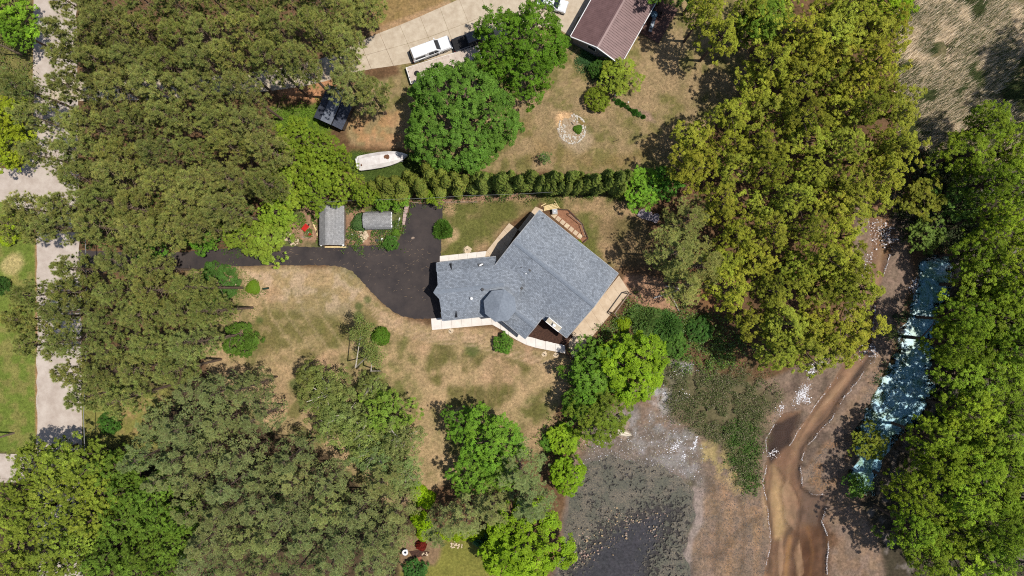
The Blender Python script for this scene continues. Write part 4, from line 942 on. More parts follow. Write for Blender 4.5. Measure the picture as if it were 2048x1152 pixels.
stones('rubble', 'small pale stones beside the dark spreading shrub', 'stones', 465, 572, (.7, .9), 16, .3, 7)
wb = thing('red_wheelbarrow', 'red wheelbarrow tipped in the weeds by the grey shed', 'wheelbarrow', P(613, 456), R(50))
MB().hexa(frustum(-.32, .32, .22, .3, -.5, .5, .36, .62), .02).build('tray', pbr('red_paint', alb(200, 40, 30)), wb); MB().tube([(-.6, -.3, .35), (.5, -.2, .3)], .025, 6).build('handle', M['wood'], wb); MB().tube([(-.6, .3, .35), (.5, .2, .3)], .025, 6).build('handle', M['wood'], wb); MB().tube([(.5, -.06, .2), (.5, .06, .2)], .2, 12).build('wheel', M['rubber'], wb)
rb = thing('gas_can', 'red fuel can next to a white lid in the weeds', 'can', P(620.5, 469), R(20)); MB().box((0, 0, .2), (.42, .3, .4), 0, .05).build('tank', bpy.data.materials['red_paint'], rb); MB().box((0, 0, .44), (.3, .05, .05), 0, .01).build('handle', M['black'], rb)
o = MB().box((0, 0, .06), (.4, .34, .08), 0, .03).build('lid', M['white'], None, P(617, 466.5), .4); setp(o, 'white plastic lid left of the red fuel can', 'lid')
for lab, u, v, L, a, w_, mt in (('pale board leaning along the left side of the grey shed', 630, 455, 1.7, -68, .2, 'lumber'), ('second pale board lower along the left side of the grey shed', 634, 465, 1.0, -80, .16, 'lumber'), ('white strip of wood in the weeds right of the grey shed', 705.5, 470, .55, -50, .1, 'white'), ('white board standing by the retaining wall foot', 797.5, 444, 1.3, 75, .15, 'white'), ('white beam at the driveway corner below the wall', 792, 470, 1.25, 40, .22, 'white'), ('grey weathered board flat in the weeds under the red can', 613, 475, 1.3, -8, .2, 'wood')):
    o = MB().box((0, 0, .08), (L, w_, .08), 0, .015).build('board', M[mt], None, P(u, v), R(a)); setp(o, lab, 'board')
bx = thing('crate', 'small dark crate beside a white bucket at the bed edge', 'crate', P(755, 481), .1); MB().box((0, 0, .16), (.42, .3, .3), 0, .01).build('box', M['darkwood'], bx); MB().box((0, 0, .325), (.46, .34, .03)).build('lid', M['black'], bx)
bk = thing('bucket', 'white bucket beside the small dark crate', 'bucket', P(765, 478.5)); MB().lathe([(.11, 0), (.15, .32)], 14).build('pail', M['white'], bk); MB().lathe([(.16, .3), (.16, .34)], 14).build('rim', M['white'], bk)
o = MB().prism(blob(0, 0, .2, 9, 1.5), 0, .02).build('sawdust_spot', M['wood'], None, P(826, 476, .035), .3); setp(o, 'pale sawdust spill on the black driveway', 'sawdust')
sd_ = thing('shed_rack', 'small timber rack at the right front corner of the grey shed', 'rack', P(691, 480)); 
for x in (-.2, .2): MB().box((x, 0, .4), (.07, .07, .8)).build('post', M['wood'], sd_)
MB().box((0, 0, .82), (.6, .12, .05)).build('rail', M['wood'], sd_)
# driveway litter: straw and dead twigs dropped on the asphalt
rng = np.random.default_rng(5); n = 170
pq = inpoly_pts([(560, 500), (820, 480), (880, 520), (850, 600), (770, 590), (700, 530), (560, 526)], n, rng)
vs = []; fs_ = []
for u, v in pq:
    p = P(u, v, .042); a = rng.normal(.2, .5); L = rng.uniform(.08, .4); w_ = .011
    d = Vector((math.cos(a), math.sin(a), 0)); q_ = Vector((-d.y, d.x, 0)); k = len(vs)
    vs += [p - d * L / 2 - q_ * w_, p + d * L / 2 - q_ * w_, p + d * L / 2 + q_ * w_, p - d * L / 2 + q_ * w_]; fs_.append((k, k + 1, k + 2, k + 3))
o = MB().add(vs, fs_).build('straw_litter', pbr('straw', alb(176, 150, 116), alb(130, 108, 84), 1)); setp(o, 'loose straw and twigs dropped over the black driveway', 'litter', kind='stuff')
# stone-edged island bed in the neighbour's lawn
isl = thing('island_bed', 'round bed of white stones with a low plant in the dry lawn', 'flower bed', P(1144, 258))
MB().prism(blob(0, 0, 2.15, 21, .95, 40), -.1, .03).build('gravel_base', pbr('gravel_base', alb(190, 170, 142), alb(146, 122, 94), 3, .95, .1, bmp=.5), isl)
WST = []
for k in range(4):
    me = STN[k].copy(); me.materials.clear(); me.materials.append(M.setdefault('white_stone', pbr('white_stone', alb(228, 220, 206), alb(190, 180, 164), 3, .9, .1))); WST.append(me)
rg = random.Random(2)
for k in range(230):
    a = rg.uniform(0, 6.28); r = rg.uniform(.25, 1) ** .6 * 2.0
    if k < 70: r = 2.05 + rg.uniform(-.1, .1); a = 6.283 * k / 70
    x, y = r * math.cos(a) * .95, r * math.sin(a)
    if (x + .9) ** 2 + (y - 1.5) ** 2 < .8: continue
    o = link('stone', WST[k % 4], isl, (x, y, .05), a); s_ = rg.uniform(.10, .34); o.scale = (s_, s_ * rg.uniform(.6, 1), s_ * .7)
MB().box((1.3, .95, .06), (1.5, .5, .04), R(-40)).build('turf_strip', pbr('turf', alb(140, 116, 66)), isl)
MB().box((.05, .75, .12), (.5, .08, .1), R(-50), .02).build('edging_stake', M['black'], isl)
# low log edging with small plants (plants come with the vegetation)
le = thing('log_edging', 'thin timber edging running diagonally across the neighbour lawn', 'edging', P(1256, 216))
for k in range(7):
    c_ = P(1227 + k * 9, 200 + k * 5.2) - le.location; MB().tube([(c_.x - .3, c_.y + .18, .06), (c_.x + .3, c_.y - .18, .06)], .06, 6).build('log', M['wood'], le)
for lab, u, v in (('white garden stake at the shrub end of the log edging', 1229, 193), ('white garden stake at the middle of the log edging', 1255, 207)):
    t = thing('garden_stake', lab, 'stake', P(u, v)); MB().box((0, 0, .35), (.07, .07, .7)).build('stake', M['white'], t); MB().lathe([(.1, .68), (.12, .74), (.05, .82)], 8).build('cap', M['white'], t)
o = MB().tube([(0, 0, .05), (.5, .1, .08), (.9, .35, .06)], [.05, .04, .02], 6).build('dead_branch', M['darkwood'], None, P(1226, 283)); setp(o, 'small dark dead branch on the lawn right of the stone bed', 'branch')
o = MB().tube([(0, 0, .06), (.4, .05, .08), (.75, .3, .06)], [.07, .05, .03], 6).build('dead_branch', M['darkwood'], None, P(1272, 226)); setp(o, 'short dark log at the end of the timber edging', 'branch')
# dock with a pale upturned boat
dc = thing('dock', 'small weathered plank dock at the upper pond edge', 'dock', P(1243, 866, 0), R(-28)); dc.location.z = gz(dc.location.x, dc.location.y)
for k in range(11): MB().box((.55 * 0 + -.9 + k * .18, 0, .45), (.165, 1.5, .05), 0).build('plank', M['wood'], dc)
for x in (-.8, .8):
    for y in (-.6, .6): MB().lathe([(.05, -.3), (.05, .43)], 8, (x, y, 0)).build('pile', M['darkwood'], dc)
lw = thing('dock_ramp', 'upper plank ramp of the pond dock below the green tree', 'dock', P(1252, 850, 0), R(60)); lw.location.z = gz(lw.location.x, lw.location.y)
for k in range(6): MB().box((-.5 + k * .2, 0, .36), (.185, .9, .05)).build('plank', M['wood'], lw)
for x in (-.4, .4): MB().box((x, 0, .16), (.1, .8, .34)).build('joist', M['darkwood'], lw)
cn = thing('dinghy', 'small pale upturned dinghy lying on the pond dock', 'boat', P(1249, 868, .5), R(-14)); cn.location.z = dc.location.z + .48
mb = MB()
for x, hw_, z in ((-1.0, .38, .28), (-.4, .45, .34), (.3, .42, .34), (.8, .26, .30), (1.15, .04, .22)): mb.v += [(x, -hw_, 0), (x, -hw_ * .6, z * .8), (x, 0, z), (x, hw_ * .6, z * .8), (x, hw_, 0)]
for i in range(4):
    for k in range(4): mb.f.append((i * 5 + k, (i + 1) * 5 + k, (i + 1) * 5 + k + 1, i * 5 + k + 1))
mb.f.append((0, 1, 2, 3, 4)); mb.build('hull', pbr('pale_hull', alb(236, 222, 198), alb(210, 196, 172), 2, .6, .3), cn); MB().box((0, 0, .36), (1.9, .05, .05)).build('keel', M['wood'], cn)
# poles and wires
def pole(label, base, top_h, r=.14, lean=(0, 0)):
    p = P(*base); t = thing('utility_pole', label, 'pole', p); MB().tube([(0, 0, -.3), (lean[0], lean[1], top_h)], [r, r * .7], 10).build('shaft', M['wood'], t)
    MB().box((lean[0], lean[1], top_h - .5), (.1, 1.8, .1)).build('crossarm', M['wood'], t)
    for y in (-.8, 0, .8): MB().lathe([(.05, 0), (.06, .1), (.03, .16)], 8, (lean[0], lean[1] + y, top_h - .44)).build('insulator', M['white'], t)
    return t
pole('grey utility pole on the left lawn, lower one', (28, 866, 0), 9); pole('grey utility pole on the upper left verge', (46, 111, 0), 9)
def wire(label, pts, r=.02):
    A = Vector(pts[0]); q_ = []
    for i in range(len(pts) - 1):
        a, b_ = Vector(pts[i]), Vector(pts[i + 1])
        for k in range(10): t_ = k / 10; q_.append(a.lerp(b_, t_) - Vector((0, 0, .6 * 4 * t_ * (1 - t_))) - A)
    q_.append(Vector(pts[-1]) - A)
    o = MB().tube(q_, r, 5).build('overhead_wire', pbr('wire', alb(150, 150, 146), None, 2, .4, .4) if 'wire' not in bpy.data.materials else bpy.data.materials['wire'], None, A); setp(o, label, 'wire')
wire('pale overhead wire running above the right road edge', [P(162, 1300, 7.5), P(167, 830, 7.5), P(168, 420, 7.5)], .045)
wire('thin overhead wire passing above the arborvitae hedge', [P(560, 404, 6.5), P(800, 398, 6.2), P(930, 391, 6.2), P(1105, 384, 6.5)], .016)
# garden at the bottom
bb = thing('bird_bath', 'round white bird bath in the lower garden', 'bird bath', P(812, 1101)); MB().lathe([(.22, 0), (.1, .08), (.09, .6), (.4, .72), (.42, .80), (.34, .80), (.05, .74)], 20).build('bowl', M['white'], bb); MB().lathe([(.3, .76), (.3, .765)], 16).build('water_film', M['glass'], bb)
M['brick'] = pbr('red_brick', alb(172, 116, 92), alb(148, 96, 74), 3, .9, .1)
bp_ = thing('brick_path', 'short reddish brick path in the lower garden', 'path', P(828, 1124)); setp(bp_, kind='structure')
for k in range(20):
    for j in range(4):
        u, v = 806 + k * 1.9, 1128 + j * 2.6 - k * .75; c_ = P(u, v) - bp_.location; MB().box((c_.x, c_.y, .02), (.125, .175, .06), R(20)).build('brick', M['brick'], bp_)
stones('garden_stones', 'grey and white stones edging the lower garden bed', 'stones', 912, 1092, (.9, .7), 24, .3, 11); stones('garden_stones', 'few pale stones beside the garden mulch', 'stones', 850, 1108, (.5, .3), 8, .3, 12)
sheet('garden_mulch', [(818, 1102), (842, 1100), (860, 1104), (852, 1112), (826, 1116)], -.1, .03, M['mulch'], 'brown mulch below the red shrub', 'flower bed', .3, .04, 12)
# ------------------------------------------------------------------ vegetation
def unit(a): return a / (np.linalg.norm(a, axis=-1, keepdims=True) + 1e-9)
def leaves(c, n, size, rng, col, asp=.55):
    """leaf-sized folded quads"""
    N = len(c); n = unit(n); t = unit(np.cross(n, unit(rng.normal(size=(N, 3))))); b = np.cross(n, t)
    s = np.asarray(size)[:, None] if np.ndim(size) else np.full((N, 1), size)
    V = np.stack([c - t * s * .5, c - b * s * asp * .5 + n * s * .12, c + t * s * .5, c + b * s * asp * .5 + n * s * .12], 1).reshape(-1, 3)
    F = np.arange(N * 4).reshape(N, 4); return V, F, np.repeat(col, 4, 0)
def needles(c, d, L, wd, rng, col):
    N = len(c); d = unit(d); s = unit(np.cross(d, rng.normal(size=(N, 3)) * .55 + np.array([0, 0, 1.0]))) * np.asarray(wd).reshape(-1, 1) * .5
    V = np.stack([c - s, c + s, c + d * np.asarray(L).reshape(-1, 1)], 1).reshape(-1, 3)
    return V, np.arange(N * 3).reshape(N, 3), np.repeat(col, 3, 0)
def fib(n, rng, zmin=-.35):
    i = np.arange(n) + .5; z = 1 - i / n * (1 - zmin); a = i * 2.39996 + rng.random() * 6.28
    r = np.sqrt(np.clip(1 - z * z, 0, 1)); v = np.stack([r * np.cos(a), r * np.sin(a), z], 1)
    return unit(v + rng.normal(size=v.shape) * .12)
M['bark'] = pbr('grey_bark', alb(132, 112, 98), alb(92, 76, 66), 5, .95, .05, bmp=.5)
M['pine_bark'] = pbr('pine_bark', alb(150, 128, 110), alb(104, 86, 72), 5, .95, .05, bmp=.5)
M['birch_bark'] = pbr('white_birch_bark', alb(214, 204, 186), alb(150, 138, 124), 6, .85, .1)
class Proto: pass
PROTOS = {}
def reg(kind, crown, trunk, R0, H0, hc):
    p = Proto(); p.crown = crown; p.trunk = trunk; p.R0 = R0; p.H0 = H0; p.hc = hc; PROTOS.setdefault(kind, []).append(p)
def merge(parts):
    off = 0; V = []; F = {}; C = []
    for v, f, c in parts:
        V.append(v); C.append(c); F.setdefault(f.shape[1], []).append(f + off); off += len(v)
    return np.concatenate(V), [np.concatenate(x) for x in F.values()], np.concatenate(C)

def broadleaf(kind, mat, R0, H0, base, seed, nclump=70, rc=(.9, 1.4), nleaf=150, leaf=.26, irr=.22, flat=.75, barkm='bark', hue=.10, inner=.25, gap=0.0, droop=0.0, nsub=9, tuft=.36):
    rng = np.random.default_rng(seed); Hh = H0 - base; cz = base + Hh * .42
    d = fib(nclump, rng); rad = 1 - irr * rng.random(nclump) ** 1.3
    lob = 1 + irr * .8 * np.sin(3 * np.arctan2(d[:, 1], d[:, 0]) + rng.random() * 6.28) * .5 + irr * .5 * np.sin(5 * np.arctan2(d[:, 1], d[:, 0]) + rng.random() * 6.28)
    cc = d * (rad * lob)[:, None] * np.array([R0 * .86, R0 * .86, Hh * .52]); cc[:, 2] += cz
    if inner:
        k = int(nclump * inner); di = fib(k, rng, -.6); ci = di * (rng.random(k) ** .5 * .6)[:, None] * np.array([R0 * .8, R0 * .8, Hh * .45]); ci[:, 2] += cz
        cc = np.concatenate([cc, ci]); d = np.concatenate([d, di])
    if gap: keep = rng.random(len(cc)) > gap; cc = cc[keep]; d = d[keep]
    n = len(cc); r = rng.uniform(rc[0], rc[1], n)
    ct = (1 + (rng.random((n, 1)) - .5) * .34) * (1 + (rng.random((n, 3)) - .5) * np.array([hue * 2, hue, hue]))
    ns = np.maximum(3, (nsub * (r / np.mean(rc)) ** 2).astype(int)); si = np.repeat(np.arange(n), ns); m_ = len(si)   # twigs on every bough
    sd0 = unit(rng.normal(size=(m_, 3)) + d[si] * .8 + np.array([0, 0, .55]))
    sc = cc[si] + sd0 * (r[si] * (1 - .35 * rng.random(m_) ** 1.5))[:, None] * np.array([1, 1, flat])
    sr = tuft * rng.uniform(.7, 1.3, m_); st = ct[si] * (1 + (rng.random((m_, 1)) - .5) * .5)
    k = np.maximum(4, (nleaf / nsub * rng.uniform(.7, 1.3, m_)).astype(int)); idx = np.repeat(np.arange(m_), k); N = len(idx)
    ld = unit(rng.normal(size=(N, 3)) + sd0[idx] * .5 + np.array([0, 0, .3]))
    pos = sc[idx] + ld * (sr[idx] * (1 - .6 * rng.random(N)))[:, None] * np.array([1, 1, .6])
    pos[:, 2] -= droop * rng.random(N) ** 2
    nr = unit(ld * .35 + sd0[idx] * .3 + np.array([0, 0, .75]) + rng.normal(size=(N, 3)) * .33)
    lc = st[idx] * (1 + (rng.random((N, 1)) - .5) * .35)
    parts = [leaves(pos, nr, rng.uniform(.7, 1.25, N) * leaf, rng, lc)]
    V, F, C = merge(parts); cm = npmesh('crown', V, F, mat, C)
    mb = MB(); tr = R0 * .055 + .05
    lean = rng.normal(size=2) * .15
    mb.tube([(0, 0, -.3), (0, 0, base * .6), (lean[0], lean[1], cz), (lean[0], lean[1], H0 * .9)], [tr * 1.3, tr, tr * .7, tr * .12], 8)
    for j in rng.choice(n, min(n, 26), replace=False):
        z0 = base * .7 + (cz - base * .7) * rng.random() * 1.2; e = cc[j]; mid = (np.array([0, 0, z0]) + e) / 2 + np.array([0, 0, .3])
        mb.tube([(0, 0, z0), tuple(mid), tuple(e)], [tr * .45, tr * .3, .03], 5)
    reg(kind, cm, mb.mesh('trunk', M[barkm]), R0, H0, (base + Hh * .55) / H0)
def pine(kind, mat, R0, H0, base, seed, whorls=10, per=5, ntuft=13, nb=17, L=.46, wd=.075, up=.25, topr=.35, flatfan=.35, low=.62, barkm='pine_bark', dead=10, spread=.55, tvar=.5, br=.05, droop=0.0):
    rng = np.random.default_rng(seed); mb = MB(); tr = .17
    mb.tube([(0, 0, -.3), (0, 0, H0 * .5), (rng.normal() * .15, rng.normal() * .15, H0 - .4)], [tr * 1.25, tr, .04], 7)
    T = []; D = []; G = []; bi = 0
    for w_ in range(whorls):
        f = w_ / (whorls - 1); z = base + (H0 - base) * (f ** .9) * .97
        prof = (low + (1 - low) * min(1, f / .35)) if f < .35 else (1 - (1 - topr) * ((f - .35) / .65) ** 1.5)
        a0 = rng.random() * 6.28
        for k in range(per):
            a = a0 + 6.283 * k / per + rng.normal() * .28; Lb = R0 * prof * rng.uniform(.68, 1.08)
            el = up * (0.4 + 1.4 * f) + rng.normal() * .1
            dv = np.array([math.cos(a) * math.cos(el), math.sin(a) * math.cos(el), math.sin(el)]); side = np.array([-math.sin(a), math.cos(a), 0])
            p0 = np.array([0, 0, z]); tip = p0 + dv * Lb
            mb.tube([tuple(p0), tuple(p0 + dv * Lb * .5 - np.array([0, 0, .06])), tuple(tip)], [br, br * .6, .008], 4, False)
            t_ = 1 - rng.random(ntuft) ** 1.4 * .62; lat = rng.normal(size=ntuft) * spread * Lb * .34 * np.sqrt(t_) * (1.15 - t_ * .5)
            c = p0 + dv * (Lb * t_)[:, None] + side * lat[:, None] + np.array([0, 0, 1]) * (rng.normal(size=ntuft) * flatfan * .35 + .05 - droop * np.abs(lat))[:, None]
            T.append(c); D.append(unit(dv + side * (lat / max(Lb, .1) * 1.2)[:, None] + np.array([0, 0, .75]))); G.append(np.full(ntuft, bi)); bi += 1
    T.append(np.array([[0, 0, H0 - .3 - .2 * i] for i in range(4)])); D.append(np.tile([[0, 0, 1.]], (4, 1))); G.append(np.full(4, bi)); bi += 1
    T = np.concatenate(T); D = np.concatenate(D); G = np.concatenate(G); n = len(T)
    bt_ = 1 + (rng.random((bi, 1)) - .5) * .3; tt = bt_[G] * (1 + (rng.random((n, 3)) - .5) * np.array([.22, .14, .18])) * (1 + (rng.random((n, 1)) - .5) * tvar)
    idx = np.repeat(np.arange(n), nb); N = len(idx); dd = unit(D[idx] * .75 + rng.normal(size=(N, 3)) * .62)
    v, f, c = needles(T[idx] - dd * .03, dd, rng.uniform(.7, 1.15, N) * L, wd * rng.uniform(.8, 1.2, N), rng, tt[idx] * (1 + (rng.random((N, 1)) - .5) * .3))
    cm = npmesh('crown', v, [f], mat, c)
    for k in range(dead):
        z = rng.uniform(base * .35, base * 1.02); a = rng.random() * 6.28; Ld = rng.uniform(.5, 2.2)
        mb.tube([(0, 0, z), (math.cos(a) * Ld * .6, math.sin(a) * Ld * .6, z + .05), (math.cos(a + .2) * Ld, math.sin(a + .2) * Ld, z - .2)], [.04, .025, .008], 4, False)
    reg(kind, cm, mb.mesh('trunk', M[barkm]), R0, H0, (base + (H0 - base) * .45) / H0)
def column(kind, mat, R0, H0, seed, n=5200):
    rng = np.random.default_rng(seed); z = rng.random(n) ** .8 * H0; a = rng.random(n) * 6.283
    f = z / H0; pr = np.where(f < .7, .8 + .2 * np.sin(f / .7 * 1.57), np.clip(1 - ((f - .7) / .3) ** 1.7, 0, 1) * .97 + .03)
    lump = 1 + .30 * np.sin(a * 4 + z * 1.4 + rng.random() * 6) * np.sin(z * 2.3 + a * 3) + .16 * np.sin(a * 7 + z * 4.1 + 2)
    r = R0 * pr * lump * (1 - .45 * rng.random(n) ** 1.6 + .12 * (rng.random(n) < .12))
    pos = np.stack([r * np.cos(a), r * np.sin(a), z + .1], 1)
    nr = unit(np.stack([np.cos(a), np.sin(a), np.full(n, .7)], 1) + rng.normal(size=(n, 3)) * .35)
    col = (.85 + .3 * lump[:, None] - .15) * (1 + (rng.random((n, 3)) - .5) * .25)
    v, f_, c = leaves(pos, nr, rng.uniform(.14, .28, n), rng, col, .6)
    mb = MB().tube([(0, 0, -.2), (0, 0, H0 * .95)], [.1, .02], 6)
    for k in range(8):
        zz = rng.uniform(.3, H0 * .8); aa = rng.random() * 6.28; mb.tube([(0, 0, zz), (math.cos(aa) * R0 * .7, math.sin(aa) * R0 * .7, zz + .5)], [.03, .01], 4)
    reg(kind, npmesh('crown', v, [f_], mat, c), mb.mesh('trunk', M['bark']), R0, H0, .62)
def dome(kind, mat, R0, H0, seed, n=5000, leaf=.16, irr=.18, spiky=0.0):
    rng = np.random.default_rng(seed); d = unit(rng.normal(size=(n, 3))); d[:, 2] = np.abs(d[:, 2])
    az = np.arctan2(d[:, 1], d[:, 0]); lump = 1 + irr * (np.sin(az * 5 + d[:, 2] * 5 + rng.random() * 6) * np.sin(d[:, 2] * 9 + az * 2)) + irr * .5 * np.sin(az * 3 + 1)
    r = lump * (1 - .3 * rng.random(n) ** 2)
    pos = d * r[:, None] * np.array([R0, R0, H0 * .95]); pos[:, 2] += .05
    nr = unit(d + np.array([0, 0, .5]) + rng.normal(size=(n, 3)) * .4)
    col = np.clip(.75 + .3 * lump[:, None], .5, 1.3) * (1 + (rng.random((n, 3)) - .5) * .3)
    if spiky: v, f, c = needles(pos * .9, unit(d + rng.normal(size=(n, 3)) * .4), rng.uniform(.5, 1, n) * spiky, leaf * .5 * np.ones(n), rng, col)
    else: v, f, c = leaves(pos, nr, rng.uniform(.7, 1.2, n) * leaf, rng, col)
    mb = MB()
    for k in range(7):
        a = 6.283 * k / 7; mb.tube([(0, 0, -.1), (math.cos(a) * R0 * .3, math.sin(a) * R0 * .3, H0 * .4), (math.cos(a) * R0 * .7, math.sin(a) * R0 * .7, H0 * .7)], [.04, .03, .01], 5)
    reg(kind, npmesh('crown', v, [f], mat, c), mb.mesh('stems', M['bark']), R0, H0, .5)

F_ = {}
F_['pine'] = foliage_mat('red_pine_needles', (.165, .176, .044), .10, .6, .30)
F_['wpine'] = foliage_mat('white_pine_needles', (.195, .222, .076), .10, .6, .26)
F_['oak'] = foliage_mat('oak_leaves', (.200, .216, .022), .18, .5, .36)
F_['maple'] = foliage_mat('maple_leaves', (.074, .146, .018), .20, .5, .1)
F_['leaf'] = foliage_mat('broad_leaves', (.148, .208, .018), .18, .5, .36)
F_['lime'] = foliage_mat('young_lime_leaves', (.172, .275, .012), .28, .5, .22)
F_['birch'] = foliage_mat('birch_leaves', (.170, .200, .050), .28, .5, .25)
F_['thuja'] = foliage_mat('arborvitae_scales', (.120, .150, .028), .12, .6, .45)
F_['shrub'] = foliage_mat('shrub_leaves', (.090, .145, .022), .22, .55, .3)
for k in range(5): pine('pine', F_['pine'], 2.75, 19, 10.5 - .5 * (k % 3), 100 + k, whorls=9 + k % 2, per=5, ntuft=12, nb=30, L=.38, wd=.055, spread=.62, br=.03, dead=7, tvar=.6)
for k in range(5): pine('wpine', F_['wpine'], 3.7, 18, 5.5, 200 + k, whorls=6, per=5, ntuft=52, nb=13, L=.34, wd=.055, up=.18, topr=.25, flatfan=.09, low=.85, barkm='bark', dead=10, spread=.66, tvar=.16, br=.035, droop=.22)
for k in range(6): broadleaf('oak', F_['oak'], 3.4, 15, 5.5, 300 + k, 62, (.6, 1.0), 330, .16, .46, .75, hue=.06, inner=.12, gap=.22, nsub=9, tuft=.28)
for k in range(5): broadleaf('leaf', F_['leaf'], 3.8, 14, 4, 400 + k, 66, (.7, 1.15), 340, .17, .42, .75, hue=.06, inner=.12, gap=.18, nsub=9, tuft=.31)
for k in range(3): broadleaf('lime', F_['lime'], 3.6, 10, 2.2, 500 + k, 75, (.6, 1.0), 300, .18, .28, .75, hue=.05, inner=.12, nsub=8, tuft=.30)
broadleaf('maple', F_['maple'], 8.0, 12.5, 1.6, 601, 280, (.7, 1.1), 260, .22, .16, .7, hue=.05, inner=.1, nsub=7, tuft=.37)
broadleaf('maple', F_['maple'], 7.0, 12.5, 1.6, 602, 210, (.7, 1.15), 280, .19, .34, .6, hue=.05, inner=.1, nsub=9, tuft=.31)
for k in range(4): broadleaf('birch', F_['birch'], 2.8, 10, 3, 700 + k, 50, (.5, .9), 170, .14, .4, .9, 'birch_bark', .06, .3, .14, .4, nsub=6, tuft=.32)
for k in range(4): column('thuja', F_['thuja'], .78, 8.5, 800 + k)
for k in range(3): broadleaf('bush', F_['shrub'], 2.4, 2.8, .3, 560 + k, 60, (.45, .7), 240, .14, .25, .8, hue=.06, inner=.1, nsub=8, tuft=.24)
for k in range(3): dome('shrub', F_['shrub'], 1.4, 1.6, 900 + k, 5200, .17, .14)
dome('fern_shrub', F_['shrub'], 1.4, 1.4, 950, 5000, .16, .25, .5); dome('fern_shrub', F_['shrub'], 1.4, 1.4, 951, 5000, .16, .3, .5)
_cnt = {}; TREES = []
def tree(kind, u, v, rpx, h, label, cat='tree', group=None, tint=(1, 1, 1), name=None, hc=None, lean=None):
    pl = PROTOS[kind]; i = _cnt.get(kind, 0); _cnt[kind] = i + 1; p = pl[i % len(pl)]
    hc_ = (p.hc if hc is None else hc) * h; q = P(u, v, hc_); r_m = rpx * S * (CAMH - hc_) / CAMH
    rg = random.Random(int(u * 31 + v * 17)); z = gz(q.x, q.y) if u > 1100 and v > 300 else 0.0
    nm = name or {'pine': 'pine_tree', 'wpine': 'white_pine_tree', 'oak': 'oak_tree', 'leaf': 'broadleaf_tree', 'lime': 'lime_green_tree', 'maple': 'maple_tree', 'birch': 'birch_tree', 'thuja': 'arborvitae', 'shrub': 'shrub', 'fern_shrub': 'shrub', 'bush': 'shrub'}[kind]
    t = thing(nm, label, cat, (q.x, q.y, z), rg.uniform(0, 6.28), group); t.scale = (r_m / p.R0, r_m / p.R0, h / p.H0)
    if lean: t.rotation_euler = (lean[0], lean[1], 0)
    bb_ = rg.uniform(.92, 1.08); v_ = (bb_ * rg.uniform(.96, 1.04) * tint[0], bb_ * tint[1], bb_ * rg.uniform(.94, 1.06) * tint[2], 1)
    c = link('crown', p.crown, t); c.color = v_
    link('stems' if kind in ('shrub', 'fern_shrub') else 'trunk', p.trunk, t)
    TREES.append((t, kind)); return t
def rows(kind, data, hrange, rr, where, look, group, jit=10, tint=(1, 1, 1), tvar=0.0, noun=None, seed=3, drop=()):
    """rows of one stand: data is [(v, [u, ...])] from top to bottom"""
    rg = random.Random(seed); noun = noun or {'pine': 'pine', 'wpine': 'white pine', 'oak': 'oak', 'leaf': 'broadleaf tree'}[kind]
    for i, (v, us) in enumerate(data):
        for j, u in enumerate(us):
            uu, vv = u + rg.uniform(-jit, jit), v + rg.uniform(-jit, jit)
            bv = 1 + rg.uniform(-tvar, tvar) * 1.3; wv = rg.uniform(-tvar, tvar) * .5; tt = (tint[0] * bv * (1 + wv), tint[1] * bv, tint[2] * bv * (1 - wv))
            lab = f'{look} {noun} in the {where}, {ORD[j]} from left in its {ORD[i]} row'
            tree(kind, uu, vv, rg.uniform(*rr), rg.uniform(*hrange), lab, 'tree', group, tt)
def rng_u(a, b, n): return [a + (b - a) * k / max(1, n - 1) for k in range(n)]
# ---- pine stands at left
rows('pine', [(12, rng_u(158, 640, 8)), (72, rng_u(152, 635, 8)), (132, rng_u(150, 610, 8)), (190, rng_u(70, 500, 6)), (245, rng_u(92, 520, 6)), (305, rng_u(108, 545, 7)), (362, [185, 260, 335, 410, 480, 530]), (412, [75, 150, 225, 300, 375, 450]), (458, [62, 130, 205, 285, 350, 405])],
     (17, 20.5), (37, 48), 'upper stand', 'tall', 'pines of the upper left stand', 12, (1, 1, 1), .06)
rows('pine', [(528, [165, 245, 315]), (580, [95, 165, 240, 315, 385]), (632, [82, 155, 230, 305, 380, 430]), (690, [92, 165, 240, 315, 385]), (742, [150, 220, 295, 360]), (785, [185, 262])],
     (16, 20), (37, 47), 'lower stand', 'tall', 'pines of the lower left stand', 11, (.98, 1.0, 1.0), .06, seed=8)
tree('pine', 696, 166, 46, 15, 'olive pine overhanging the small dark shed', tint=(1, 1, 1.1)); tree('pine', 745, 190, 42, 13, 'olive pine right of the small dark shed'); tree('pine', 690, 85, 48, 11, 'olive pine at the left end of the concrete driveway'); tree('pine', 735, 15, 46, 10, 'olive pine at the top edge left of the concrete driveway'); tree('pine', 690, 20, 46, 12, 'olive pine at the top edge, second left of the driveway')
# ---- white pines at bottom left
rows('wpine', [(775, [395, 455, 505]), (840, [330, 392, 455, 520]), (905, [305, 365, 428, 492, 590]), (955, [345, 410, 475, 540, 605, 668]), (1010, [395, 460, 525, 590, 655, 722]), (1065, [425, 490, 556, 622, 690, 752]), (1120, [400, 468, 535, 604, 672, 742])],
     (12, 18), (36, 47), 'lower left wood', 'blue-green', 'white pines of the lower left wood', 9, (1, 1, 1), .10, seed=12)
for u, v, r, lab in ((1040, 935, 56, 'grey-green white pine beside the pond, upper one'), (1062, 1005, 50, 'grey-green white pine beside the pond, lower one'), (935, 1030, 48, 'olive white pine above the lower garden'), (880, 1055, 40, 'olive white pine right of the lime hedge'), (770, 955, 46, 'pale white pine below the birches'), (800, 1010, 40, 'white pine left of the lime green shrubs'), (985, 1010, 44, 'white pine left of the pond pines'), (790, 1075, 38, 'white pine just left of the red shrub')):
    tree('wpine', u, v, r, 12, lab, tint=(1.05, 1, .95) if u < 1000 else (.95, 1, 1))
